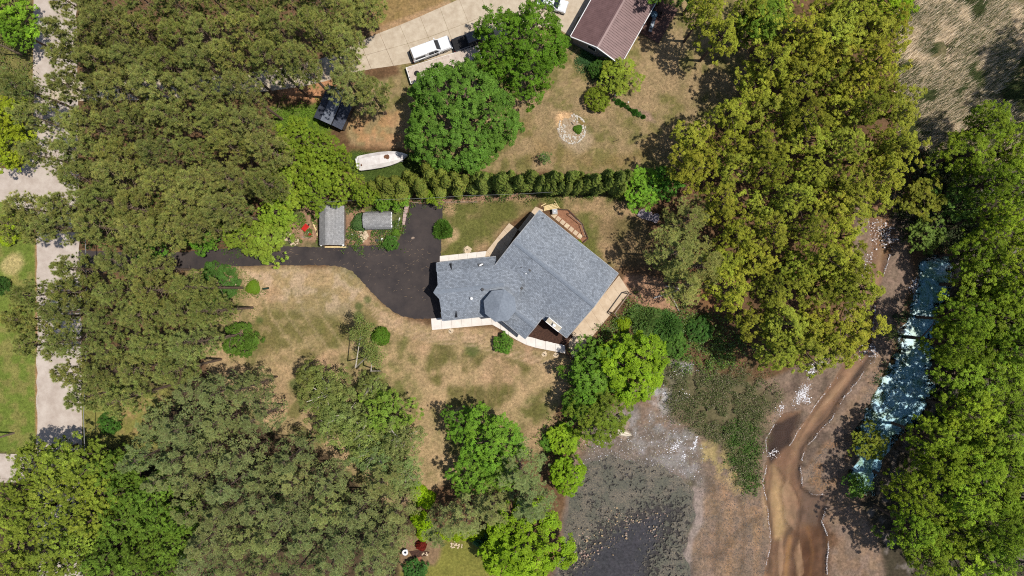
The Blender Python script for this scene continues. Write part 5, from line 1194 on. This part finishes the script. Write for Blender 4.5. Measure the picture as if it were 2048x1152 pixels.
# ---- pale pines right of the house
for u, v, r, h, lab in ((1372, 440, 52, 13, 'feathery pine right of the three grey chairs'), (1345, 505, 58, 15, 'big feathery pine overhanging the right house lawn'), (1395, 530, 56, 15, 'feathery pine right of the biggest lawn pine'), (1365, 570, 46, 13, 'feathery pine above the white logs')):
    tree('wpine', u, v, r, h, lab, tint=(1.2, 1.08, .82))
# ---- oaks at right
rows('oak', [(15, [1420, 1490, 1560, 1640, 1710]), (62, [1450, 1525, 1600, 1672, 1740, 1790]), (118, [1545, 1620, 1690, 1755]), (165, [1500, 1585, 1655, 1725, 1778]), (225, [1455, 1530, 1605, 1680, 1750, 1795]), (285, [1395, 1465, 1540, 1615, 1690, 1765, 1808]), (345, [1395, 1465, 1540, 1615, 1690, 1760]), (405, [1440, 1510, 1585, 1660, 1720]), (465, [1480, 1550, 1625, 1692]), (525, [1450, 1515, 1585, 1655, 1705]), (585, [1465, 1540, 1615, 1685, 1728]), (645, [1500, 1570, 1640, 1705]), (698, [1545, 1610, 1670])],
     (10.5, 17), (35, 49), 'right hand wood', 'yellow-green', 'oaks of the right hand wood', 11, (1, 1, 1), .13, seed=21)
# ---- far right forest
rows('leaf', [(255, [1990]), (300, [1940, 2030]), (365, [1985, 2050]), (440, [2010, 2065]), (510, [1965, 2035]), (575, [1962, 2015, 2070]), (635, [1940, 2000, 2055]), (695, [1928, 1985, 2045]), (755, [1945, 2005, 2065]), (820, [1955, 2030]), (880, [1880, 1945, 2015]), (940, [1895, 1965, 2040]), (1000, [1850, 1925, 2000, 2065]), (1060, [1840, 1910, 1985, 2055]), (1120, [1865, 1940, 2015])],
     (10.5, 16), (40, 57), 'far right forest', 'leafy', 'trees of the far right forest', 11, (1, 1.03, .8), .18, seed=31)
tree('leaf', 2190, 150, 66, 16, 'leafy tree past the right edge, shading the reeds'); tree('leaf', 2200, 60, 60, 16, 'leafy tree past the upper right edge')
tree('leaf', 1850, 395, 42, 7, 'olive small tree where the stream enters the clearing', tint=(1.1, .85, 1)); tree('leaf', 1860, 470, 38, 6, 'dark swamp tree right of the foamy stream', tint=(.7, .75, 1.3)); tree('leaf', 1930, 400, 44, 8, 'dark swamp tree in the right hand shade', tint=(.55, .7, 1.2))
tree('lime', 1782, 12, 48, 10, 'bright lime tree at the upper edge of the reed marsh'); tree('leaf', 1745, 888, 36, 5, 'olive shrubby tree standing in the blue swamp water', tint=(.95, .8, .8)); tree('leaf', 1720, 975, 26, 3, 'small green tree at the foot of the blue swamp water', tint=(.6, .8, 1)); tree('birch', 1788, 668, 14, 3, 'tiny yellow-green sapling between stream and swamp')
tree('leaf', 1530, 40, 50, 13, 'dark green tree behind the brown house deck', tint=(.75, .85, .9)); tree('leaf', 1400, -25, 46, 13, 'dark green tree at the top edge past the deck', tint=(.6, .8, 1)); tree('leaf', 1340, -40, 40, 12, 'dark leafy tree above the deck at the top edge', tint=(.6, .8, 1))
# ---- trees of the yards
tree('maple', 922, 238, 120, 12, 'large round mid-green maple beside the flat trailer', hc=.5); tree('maple', 1045, 98, 101, 12, 'large spiky green maple left of the brown roof', tint=(.92, .92, .5), hc=.5)
tree('leaf', 1240, 150, 40, 4.5, 'round yellow-green shrub tree at the brown house corner', tint=(1.05, .95, 1)); tree('bush', 1195, 198, 25, 2.2, 'yellow-green round bush at the end of the log edging', 'shrub', tint=(1.4, 1.1, .6)); tree('bush', 1198, 138, 20, 2.0, 'dark green bush left of the brown house corner', 'shrub', tint=(.6, .8, .8)); tree('leaf', 1222, 128, 22, 3, 'olive shrub tucked below the white gable trim', tint=(.9, .85, 1))
tree('leaf', 1283, 375, 44, 5, 'bright green tree at the right end of the hedge', tint=(.85, 1.15, .8)); tree('leaf', 1330, 365, 36, 5, 'dark green tree right of the hedge end', tint=(.45, .8, .8)); tree('birch', 1090, 314, 13, 3, 'thin sapling on the lawn above the hedge', tint=(.7, .9, 1))
tree('lime', 1265, 735, 72, 9, 'large bright lime green tree above the pond'); tree('leaf', 1195, 745, 62, 8, 'dark green tree left of the big lime tree', tint=(.62, .85, .8)); tree('leaf', 1200, 835, 58, 8, 'olive dark tree hanging over the pond dock', tint=(.8, .8, .7)); tree('leaf', 1165, 800, 44, 6, 'dark green tree at the right edge of the front lawn', tint=(.5, .72, .7))
tree('lime', 1052, 1085, 86, 9, 'huge lime green tree at the bottom edge by the pond'); tree('lime', 1010, 1110, 46, 7, 'lime green tree left of the huge bottom one'); tree('lime', 1135, 950, 38, 6, 'small lime green tree on the left pond bank'); tree('lime', 1128, 880, 32, 2.5, 'low lime bush below the dark lawn trees', tint=(.9, .9, 1))
tree('leaf', 985, 880, 62, 10, 'dark green leafy tree at the foot of the front lawn', tint=(.6, .85, .8)); tree('leaf', 925, 850, 40, 8, 'sparse dark tree left of the dark green leafy tree', tint=(.55, .8, .8)); tree('leaf', 945, 945, 48, 8, 'green tree below the dark lawn tree', tint=(.6, .8, .8)); tree('leaf', 1000, 945, 40, 8, 'green tree left of the pond pines', tint=(.7, .85, .9))
tree('birch', 650, 790, 56, 9, 'wide pale green birch left of the leaning birches'); tree('birch', 615, 752, 27, 8, 'small yellowish birch at the left end of the birch group', tint=(1.1, 1, .9)); tree('birch', 690, 830, 48, 9, 'birch below the wide pale green birch'); tree('birch', 740, 775, 30, 8, 'birch beside the second leaning trunk'); tree('leaf', 775, 830, 52, 9, 'fresh green tree at the right of the birch group', tint=(.9, .98, 1.3)); tree('birch', 720, 870, 52, 10, 'pale tree below the birch group'); tree('birch', 800, 880, 48, 10, 'pale yellowish tree at the lower right of the birches', tint=(1.05, 1, 1.1)); tree('birch', 655, 855, 36, 8, 'birch crown in front of the blue-green pines'); tree('birch', 745, 910, 46, 10, 'grey-green birch above the white pines', tint=(.9, 1, 1.2)); tree('birch', 810, 945, 40, 9, 'pale birch above the lime shrubs', tint=(.95, 1, 1.2))
def leaning_birch(label, base, top, bend, crown_px, seed):
    A = P(*base); B = P(*top); t = thing('birch_tree', label, 'tree', (A.x, A.y, 0)); D = B - A; Bm = P(*bend) - A
    MB().tube([(0, 0, -.2), tuple(Bm), tuple(D)], [.11, .09, .03], 7).build('trunk', M['birch_bark'], t)
    rng = np.random.default_rng(seed); n = 26; cc = np.array(D)[None] + rng.normal(size=(n, 3)) * np.array([.75, 1.0, .45]) * crown_px; idx = np.repeat(np.arange(n), 90); N = len(idx)
    pos = cc[idx] + rng.normal(size=(N, 3)) * .28; v, f, c = leaves(pos, rng.normal(size=(N, 3)) + np.array([0, 0, 1.2]), rng.uniform(.14, .24, N), rng, (.85 + .3 * rng.random((N, 3))))
    o = link('crown', npmesh('crown', v, [f], F_['birch'], c), t)
    for k in range(10): e = cc[k]; MB().tube([tuple(D * .8), tuple(e)], [.03, .01], 4).build('branch', M['birch_bark'], t)
leaning_birch('tall bent birch leaning over the lawn with bare white trunk', (735, 712, 0), (722, 665, 8), (711, 735, 6.5), 1.0, 41); leaning_birch('second bent birch with short bare trunk near the round shrub', (760, 742, 0), (745, 705, 7), (742, 742, 5.5), .9, 42)
# deciduous group left of the sheds
for k, (u, v, r) in enumerate(((592, 275, 42), (645, 300, 40), (582, 330, 40), (640, 345, 42), (680, 322, 28), (575, 385, 42), (632, 388, 38), (690, 372, 32), (728, 388, 25))):
    tree('leaf', u, v, r, 9, f'yellow-green tree of the group above the grey shed, {ORD[k]} from its top', group='trees above the grey shed', tint=(.98, .95, .9))
tree('leaf', 535, 478, 46, 7, 'yellow-green tree overhanging the left part of the driveway', tint=(1.05, 1, 1.2)); tree('leaf', 478, 470, 34, 7, 'yellow-green tree left of the driveway tree', tint=(1, .95, 1.1)); tree('leaf', 555, 425, 40, 8, 'green tree above the scattered rubble', tint=(.9, .9, .9)); tree('leaf', 768, 402, 22, 4, 'fresh green tree above the barrel roofed shed', tint=(.7, .95, .9)); tree('leaf', 798, 398, 22, 4, 'fresh green tree left of the driveway head', tint=(.7, .95, .9)); tree('leaf', 868, 392, 20, 3.5, 'small green tree overhanging the end of the driveway', tint=(1.05, 1.1, .8)); tree('shrub', 720, 445, 18, 1.6, 'grey-green bush between the two sheds', 'shrub', tint=(.8, .9, 1.6)); tree('leaf', 400, 470, 36, 8, 'dark leafy tree among the pines above the driveway', tint=(.5, .75, .8)); tree('leaf', 300, 500, 32, 7, 'dark leafy tree below the pines by the driveway', tint=(.45, .7, .8))
# hedge
k = 0
for row, (v0, h0, h1) in enumerate(((372, 8, 9.5), (386, 6.5, 8.5))):
    us = rng_u(946, 1248, 25) if row == 0 else rng_u(950, 1243, 22); rg = random.Random(row)
    for j, u in enumerate(us): tree('thuja', u + rg.uniform(-5, 5), v0 + rg.uniform(-7, 5) - 14, rg.uniform(7.0, 11.5), rg.uniform(h0 - 1.5, h1 + 2.5), f'arborvitae of the hedge, {ORD[j]} from left in the {"back" if row == 0 else "front"} row', group='arborvitae hedge')
for j, (u, v) in enumerate(((748, 374), (764, 366), (778, 372), (792, 364), (806, 374), (816, 352), (828, 362), (840, 370), (853, 340), (862, 354), (872, 364), (884, 350), (894, 362), (908, 356), (918, 368), (930, 360), (772, 388), (800, 388), (845, 384), (880, 380), (915, 384))): tree('thuja', u, v, 9 + (j * 7) % 5, 8.5 if j < 16 else 5.5, f'loose arborvitae at the left hedge end, {ORD[j]} counted from left and top', group='loose arborvitae', tint=(1.1, 1, .9))
# bushes
for kind, u, v, r, h, lab, ti in (('shrub', 760, 673, 18.5, 1.9, 'clipped round green bush on the dry front lawn', (.9, 1.05, .7)), ('fern_shrub', 885, 459, 18, 1.6, 'dark green bush at the right edge of the driveway', (.75, .95, .8)), ('bush', 1006, 687, 20, 1.5, 'green bush below the curved white walkway', (.8, 1, .7)), ('bush', 436, 566, 40, 3.0, 'dark spreading shrub beside the pines on the lawn edge', (.6, .75, .9)), ('bush', 402, 588, 30, 3.0, 'dark shrub under the pines left of the spreading one', (.55, .7, .9)), ('bush', 481, 680, 35, 3.0, 'round green bush at the right edge of the lower pines', (.85, .95, .8)), ('bush', 219, 846, 22, 2.4, 'round green bush right of the lower road', (.6, .9, .8)), ('shrub', 1248, 648, 16, 1.5, 'yellow-green ball bush below the swing frame', (1.7, 1.5, .4)), ('fern_shrub', 1290, 640, 28, 1.8, 'pale feathery bush right of the ball bush', (1.1, 1.1, 1.8)), ('fern_shrub', 1335, 655, 30, 1.8, 'feathery green bush below the thin log', (.8, 1, 1.3)), ('bush', 781, 486, 15, 1.4, 'low green bush at the driveway corner', (.7, .95, .9)), ('shrub', 791, 465, 8, .9, 'tiny green bush below the retaining wall', (.9, 1, .7)), ('shrub', 842, 1092, 11, 1.2, 'dark red leaved shrub in the lower garden', (1.5, .12, .5)), ('fern_shrub', 965, 1083, 15, 1.6, 'small blue spruce shrub left of the huge lime tree', (.7, 1.1, 3.5)), ('bush', 830, 1142, 24, 1.5, 'dark green bush below the brick path', (.5, .8, .9)), ('shrub', 1156, 258, 9, .5, 'low green plant in the white stone bed', (.9, 1.1, .7)), ('shrub', 505, 575, 14, .8, 'bright green weed clump by the dark spreading shrub', (1.3, 1.3, .6)), ('bush', 0, 572, 18, 2, 'dark shrub cut by the left edge on the lawn', (.5, .7, .8)), ('bush', 10, 460, 30, 2, 'yellow-green bush at the left edge below the junction', (1.9, 1.6, .5)), ('shrub', 1158, 485, 6, .6, 'tiny yellow-green plant at the corner of the soil bed', (1.4, 1.2, .5)), ('bush', 1350, 690, 26, 1.7, 'green bush in the thicket above the pale marsh', (.8, 1, .9)), ('bush', 1400, 660, 26, 1.8, 'dark bush in the thicket beside the pines', (.55, .8, .9)), ('bush', 1100, 885, 18, 1.0, 'pale green bush at the lower lawn corner', (1.0, 1.3, .9))):
    tree(kind, u, v, r, h, lab, 'shrub', tint=ti)
for k in range(9): tree('shrub', 845 + k * 17, 1072 - (k % 2) * 2, 12, 1.3, f'lime green hedge shrub above the lower garden, {ORD[k]} from left', 'shrub', 'lime garden hedge', (2.1, 1.9, .4))
for k, (u, v, r) in enumerate(((835, 985, 18), (852, 1000, 18), (838, 1000, 14), (838, 1040, 18), (850, 1055, 16))): tree('shrub', u, v, r, 1.6, f'lime green shrub in the gap between the lower pines, {ORD[k]} from top', 'shrub', 'lime shrubs in the gap', (2.0, 2.0, .3))
for k in range(8): tree('fern_shrub' if k % 3 else 'bush', 1228 + k * 8 + (k * 5) % 4, 199 + k * 4.9 - (k * 3) % 3, 3.4 + (k * 7) % 4 * .9, .5, f'small dark plant along the log edging, {ORD[k]} from left', 'plant', 'plants along the log edging', (.5, .8, .7), name='edging_plant')
# left edge trees
tree('leaf', 12, 18, 52, 11, 'bright green tree in the upper left corner', tint=(.9, 1.1, .9)); tree('leaf', 30, 60, 34, 9, 'green tree below the upper left corner tree', tint=(.8, 1, .9)); tree('leaf', 18, 235, 46, 10, 'yellow-green tree at the left edge above the junction', tint=(1.2, 1.05, .7)); tree('leaf', 12, 300, 40, 9, 'yellow-green tree at the left edge beside the junction', tint=(1.15, 1.05, .7)); tree('birch', 30, 170, 30, 8, 'thin grey-green tree at the upper left verge', tint=(.8, .9, 1))
rows('oak', [(925, [70, 125, 180]), (975, [35, 95, 150, 205]), (1030, [20, 80, 140, 195]), (1085, [40, 100, 160]), (1135, [15, 75, 140])], (11, 13), (36, 48), 'lower left corner', 'yellow-green', 'oaks of the lower left corner', 8, (.74, .88, 1), .1, seed=41)
rows('leaf', [(935, [240]), (985, [255, 310]), (1045, [250, 315, 350]), (1100, [215, 280, 345]), (1145, [200, 265, 330])], (10, 12), (36, 46), 'lower left corner', 'mid-green', 'broadleaf trees of the lower left corner', 8, (.68, .78, 1), .1, seed=43)

# ------------------------------------------------------------------ ground cover nobody could count
def cover(name, label, poly, n, size, h, cols, seed, blade=False, lean=(0, 0), cat='plants', mat=None, dens=None):
    rng = np.random.default_rng(seed); q = inpoly_pts(poly, n, rng); q = q + rng.normal(size=q.shape) * (4 if blade else 9)
    if not blade: cen = q[rng.integers(0, n, max(8, n // 22))]; q = cen[rng.integers(0, len(cen), n)] + rng.normal(size=q.shape) * 4.0
    if dens: 
        k = fbm(q[:, 0] * S, q[:, 1] * S, dens[0], seed) ; q = q[k > dens[1]]; n = len(q)
    x = (q[:, 0] - 1024) * S; y = -(q[:, 1] - 576) * S; z0 = ground_h(q[:, 0], q[:, 1])
    z = rng.random(n) ** 1.3 * h; c = np.array(cols)[rng.integers(0, len(cols), n)] * (.75 + .5 * rng.random((n, 1)))
    if blade:
        d = np.stack([lean[0] + rng.normal(size=n) * .35, lean[1] + rng.normal(size=n) * .35, np.full(n, 1.0)], 1)
        v, f, cc = needles(np.stack([x, y, z0], 1), d, h * rng.uniform(.5, 1.2, n), size * rng.uniform(.6, 1.3, n), rng, c)
    else:
        v, f, cc = leaves(np.stack([x, y, z0 + z + .03], 1), rng.normal(size=(n, 3)) * .6 + np.array([0, 0, 1]), size * rng.uniform(.6, 1.3, n), rng, c)
    o = link(name, npmesh(name, v, [f], mat or F_['cover'], cc)); return setp(o, label, cat, kind='stuff')
F_['cover'] = foliage_mat('ground_cover', (1, 1, 1), .25, .7, 0)
G1, G2, G3, ST, OL = (.07, .12, .02), (.10, .15, .025), (.045, .085, .018), (.42, .33, .22), (.13, .12, .04)
cover('undergrowth', 'green thicket between terrace, marsh and pines', [(1150, 712), (1215, 645), (1262, 600), (1300, 625), (1400, 625), (1500, 690), (1470, 740), (1330, 735), (1200, 760), (1150, 780), (1130, 745)], 15000, .24, 1.1, [(.10, .16, .03), (.13, .19, .035), G1, (.13, .18, .07)], 1)
cover('undergrowth', 'weeds around the two grey sheds', [(560, 420), (640, 408), (638, 495), (600, 485), (585, 440)], 3500, .2, .5, [G1, G2], 2, dens=(1.2, .48)); cover('undergrowth', 'weeds between the sheds and the driveway', [(690, 412), (815, 405), (800, 480), (760, 492), (690, 492)], 6500, .22, .6, [G1, G2, (.08, .11, .05)], 3, dens=(1.2, .45))
cover('undergrowth', 'low plants at the foot of the hedge', [(740, 370), (940, 360), (1250, 372), (1250, 392), (1060, 392), (900, 402), (740, 410)], 9000, .2, .7, [G1, G3, OL], 4)
cover('undergrowth', 'dark green marsh shrubs and sedge beside the pond', [(1325, 745), (1500, 735), (1565, 790), (1525, 850), (1512, 985), (1490, 985), (1462, 900), (1385, 850), (1335, 825)], 34000, .16, .8, [(.10, .115, .04), (.12, .12, .05), (.07, .10, .03), (.085, .10, .035), (.22, .18, .12)], 5, dens=(1.4, .40))
cover('undergrowth', 'green grass tongue reaching down into the mud', [(1440, 850), (1520, 850), (1514, 980), (1494, 985), (1470, 920)], 5000, .22, .5, [(.05, .10, .018), (.08, .13, .03)], 6)
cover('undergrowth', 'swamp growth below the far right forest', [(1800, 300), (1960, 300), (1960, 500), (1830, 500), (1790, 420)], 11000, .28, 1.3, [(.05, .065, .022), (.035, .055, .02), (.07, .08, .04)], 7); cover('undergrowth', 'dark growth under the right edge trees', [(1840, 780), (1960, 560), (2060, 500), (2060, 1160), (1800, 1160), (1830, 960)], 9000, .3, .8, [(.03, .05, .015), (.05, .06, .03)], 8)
cover('undergrowth', 'green plants in the swamp water margins', [(1790, 640), (1830, 600), (1850, 700), (1800, 800), (1740, 880), (1720, 860)], 5000, .2, .4, [(.05, .08, .03), (.07, .10, .04)], 9, dens=(1.3, .5))
cover('undergrowth', 'tangled growth along the upper left verge', [(-40, 60), (62, 60), (64, 320), (-40, 320)], 7000, .24, .9, [G2, OL, (.15, .13, .06)], 10); cover('undergrowth', 'bright groundcover above the dark shed', [(550, 215), (640, 205), (650, 260), (570, 280)], 4000, .2, .35, [(.12, .20, .02), (.10, .16, .02)], 11); cover('undergrowth', 'ivy groundcover below the brown house gable', [(1160, 92), (1232, 128), (1200, 165), (1156, 122)], 4500, .15, .2, [(.04, .09, .03), (.05, .11, .035)], 12)
cover('undergrowth', 'low forest floor plants beneath the left pines', [(170, 400), (540, 400), (540, 500), (340, 495), (170, 495)], 8000, .26, .8, [G3, G1, (.04, .06, .02)], 13); cover('undergrowth', 'green weeds along the pine edge of the lawn', [(440, 535), (520, 545), (520, 620), (470, 650), (440, 600)], 2600, .18, .3, [G1, G2, OL], 14, dens=(1.4, .5)); cover('undergrowth', 'lawn edge weeds near the pond trees', [(1080, 850), (1150, 840), (1160, 900), (1090, 910)], 3000, .2, .5, [G1, (.12, .18, .03)], 15)
cover('undergrowth', 'forest floor plants below the lower left wood', [(180, 860), (760, 860), (800, 1152), (180, 1152)], 12000, .3, .7, [G3, (.05, .07, .03), (.09, .07, .04)], 16); cover('grass', 'long shaded grass around the white boat', [(700, 300), (835, 308), (860, 352), (740, 372), (690, 340)], 9000, .04, .22, [(.05, .09, .02), (.07, .11, .025)], 17, True)
REED = [(1800, -30), (2080, -30), (2080, 330), (1880, 310), (1800, 280), (1795, 150)]
cover('reeds', 'straw coloured reeds leaning across the upper right marsh', REED, 42000, .13, 1.7, [(.62, .49, .34), (.54, .42, .28), (.68, .55, .41), (.38, .30, .20)], 20, True, (1.5, 1.1), 'reeds', dens=(2.4, .46)); cover('reeds', 'green young reeds among the straw in the upper right marsh', REED, 46000, .10, 1.4, [(.06, .09, .03), (.09, .11, .04), (.12, .12, .05)], 22, True, (.9, .7), 'reeds', dens=(2.6, .44))
cover('grass', 'dry grass tufts all over the front lawn', FRONT, 42000, .05, .14, [(.30, .23, .14), (.14, .13, .05), (.36, .28, .18), (.10, .11, .04)], 24, True); cover('grass', 'grass tufts on the lawns around the house back', NE, 14000, .05, .14, [(.26, .21, .11), (.11, .13, .04), (.08, .10, .03)], 25, True)
cover('grass', 'dry grass tufts over the neighbour yard', [(1000, 150), (1200, 200), (1450, 100), (1430, 250), (1350, 340), (1000, 345)], 24000, .05, .14, [(.26, .20, .12), (.14, .13, .05), (.32, .25, .16)], 26, True); cover('grass', 'green lawn grass left of the street', [(-20, 405), (60, 440), (74, 520), (74, 905), (-20, 905)], 14000, .05, .15, [(.10, .14, .025), (.13, .15, .035), (.17, .16, .05)], 27, True)

# ---- pond scum, foam, mud crumbs
def flakes(name, label, pts, size, z, cols, seed, cat, rough_=.7, z_add=0.0):
    rng = np.random.default_rng(seed); n = len(pts); k = 6; a = np.linspace(0, 6.283, k, endpoint=False)[None] + rng.random((n, 1)) * 6.28
    r = size * (.35 + 1.3 * rng.random((n, 1)) ** 2.2) * rng.uniform(.6, 1.2, (n, k)); x = (pts[:, 0] - 1024) * S; y = -(pts[:, 1] - 576) * S
    zz = np.maximum(ground_h(pts[:, 0], pts[:, 1]) + .015, z) if z is not None else ground_h(pts[:, 0], pts[:, 1]) + .02
    zz = zz + z_add + rng.random(n) * .02
    V = np.stack([x[:, None] + r * np.cos(a) * rng.uniform(.6, 1.5, (n, 1)), y[:, None] + r * np.sin(a), np.repeat(zz[:, None], k, 1)], -1).reshape(-1, 3)
    C = np.repeat(np.array(cols)[rng.integers(0, len(cols), n)] * (.8 + .4 * rng.random((n, 1))), k, 0)
    m_, nt_, b_ = newmat(name); b_.inputs['Roughness'].default_value = rough_; at_ = nd(nt_, 'ShaderNodeAttribute', attribute_name='Col'); nt_.links.new(at_.outputs['Color'], b_.inputs['Base Color'])
    o = link(name, npmesh(name, V, [np.arange(n * k).reshape(n, k)], m_, C)); return setp(o, label, cat, kind='stuff')
rng = np.random.default_rng(77)
q = inpoly_pts([(1170, 1030), (1300, 1015), (1350, 1035), (1330, 1070), (1250, 1080), (1200, 1110), (1150, 1140), (1140, 1110)], 900, rng); kq = fbm(q[:, 0] * S, q[:, 1] * S, 1.0, 62); q = q + rng.normal(size=q.shape) * 7; q = q[kq > .50 + .1 * rng.random(len(kq))]
flakes('pond_scum', 'pinkish algae rafts floating across the middle of the pond', q, .085, WATER_Z + .03, [alb(160, 128, 110), alb(170, 142, 100), alb(150, 130, 112)], 2, 'algae')
def along(pl, n, jit, rng):
    pl = np.array(pl, float); L = np.concatenate([[0], np.cumsum(np.linalg.norm(np.diff(pl, axis=0), axis=1))]); t = rng.random(n) * L[-1]
    g = vnoise(t * .06 + pl[0, 0], t * 0 + pl[0, 1], 5); t = t[(g + rng.random(n) * .45) > .66]; n = len(t)
    wob = np.stack([vnoise(t * .09, t * 0 + 3.3, 6), vnoise(t * .09, t * 0 + 9.3, 7)], 1) * 3 - 1.5
    return np.stack([np.interp(t, L, pl[:, 0]), np.interp(t, L, pl[:, 1])], 1) + wob + rng.normal(size=(n, 2)) * jit
WH = [alb(226, 222, 222), alb(206, 200, 200), alb(186, 174, 168), alb(168, 154, 146)]
fo = [along([(1736, 399), (1745, 477), (1748, 500)], 260, 1.2, rng), along([(1785, 507), (1768, 557)], 260, .5, rng), along([(1755, 610), (1749, 673), (1749, 715), (1722, 758), (1693, 795), (1667, 838), (1640, 867), (1613, 902), (1604, 942), (1609, 973), (1627, 991), (1651, 992)], 1900, .6, rng), along([(1655, 1018), (1647, 1044), (1660, 1080), (1658, 1152)], 800, .6, rng), along([(1553, 849), (1534, 880), (1538, 924), (1529, 969), (1538, 1018), (1544, 1084), (1533, 1152)], 1300, .6, rng), along([(1667, 769), (1627, 822), (1600, 866), (1582, 893)], 600, .6, rng)]
flakes('foam', 'white foam and scum lines along the stream banks', np.concatenate(fo), .032, WATER_Z + .02, WH, 3, 'foam')
FO2 = [inpoly_pts([(1745, 420), (1785, 450), (1795, 490), (1752, 500), (1746, 480)], 170, rng), along([(1782, 452), (1775, 475), (1790, 480)], 180, 6, rng), along([(1752, 478), (1755, 498), (1742, 520)], 200, 5, rng), along([(1725, 715), (1735, 690), (1715, 720)], 150, 7, rng), along([(1740, 545), (1735, 530)], 60, 5, rng), along([(1680, 745), (1672, 760)], 30, 5, rng), along([(1545, 910), (1555, 905)], 60, 5, rng)]
flakes('foam', 'clots of white foam caught in the banks and dead weed', np.concatenate([along([(1640, 725), (1655, 720)], 90, 2, rng), along([(1632, 730), (1620, 760), (1612, 785), (1600, 800), (1590, 812)], 900, 4, rng), along([(1632, 730), (1650, 728), (1668, 724)], 260, 1.5, rng), along([(1612, 780), (1600, 795), (1620, 800)], 420, 5, rng), along([(1560, 830), (1568, 810), (1552, 845)], 170, 4, rng), along([(1395, 875), (1390, 895), (1375, 905), (1365, 925), (1350, 930)], 420, 2.5, rng), along([(1385, 870), (1360, 885), (1340, 905)], 200, 3, rng), along([(1345, 745), (1375, 735), (1390, 740)], 180, 6, rng), along([(1330, 770), (1325, 790), (1350, 792), (1375, 790)], 260, 4, rng), along([(1740, 690), (1752, 700), (1750, 715)], 160, 4, rng), along([(1825, 535), (1838, 560), (1830, 580)], 520, 5, rng), along([(1895, 535), (1908, 560)], 160, 5, rng)]), .055, WATER_Z + .03, [alb(240, 240, 242), alb(222, 220, 224), alb(196, 190, 190)], 8, 'foam')
fo = FO2
flakes('foam', 'white foam flecks floating on the upper stream', np.concatenate(fo), .075, WATER_Z + .035, WH, 4, 'foam')
q = inpoly_pts([(1400, 900), (1525, 990), (1540, 1152), (1380, 1152), (1410, 1030), (1395, 960)], 5200, rng); flakes('mud_crumbs', 'dark crumbs and dead weed over the mud flat', q, .05, None, [alb(70, 58, 48), alb(92, 76, 60), alb(120, 98, 76)], 5, 'debris')
q = inpoly_pts([(1610, 945), (1655, 895), (1730, 800), (1760, 730), (1790, 640), (1760, 760), (1720, 870), (1690, 985), (1640, 985)], 2400, rng); flakes('mud_crumbs', 'dark crumbs over the mud bank right of the stream', q, .05, None, [alb(70, 58, 48), alb(92, 76, 60)], 6, 'debris')
q = inpoly_pts([(1180, 850), (1330, 830), (1410, 900), (1400, 975), (1300, 940), (1170, 930)], 2600, rng); q = q + rng.normal(size=q.shape) * 8; flakes('dried_weed', 'pale dried weed and algae crust on the upper pond bed', q, .055, None, [alb(170, 164, 164), alb(150, 140, 128), alb(110, 98, 84), alb(196, 194, 198), alb(150, 142, 106), alb(90, 80, 68)], 7, 'debris')
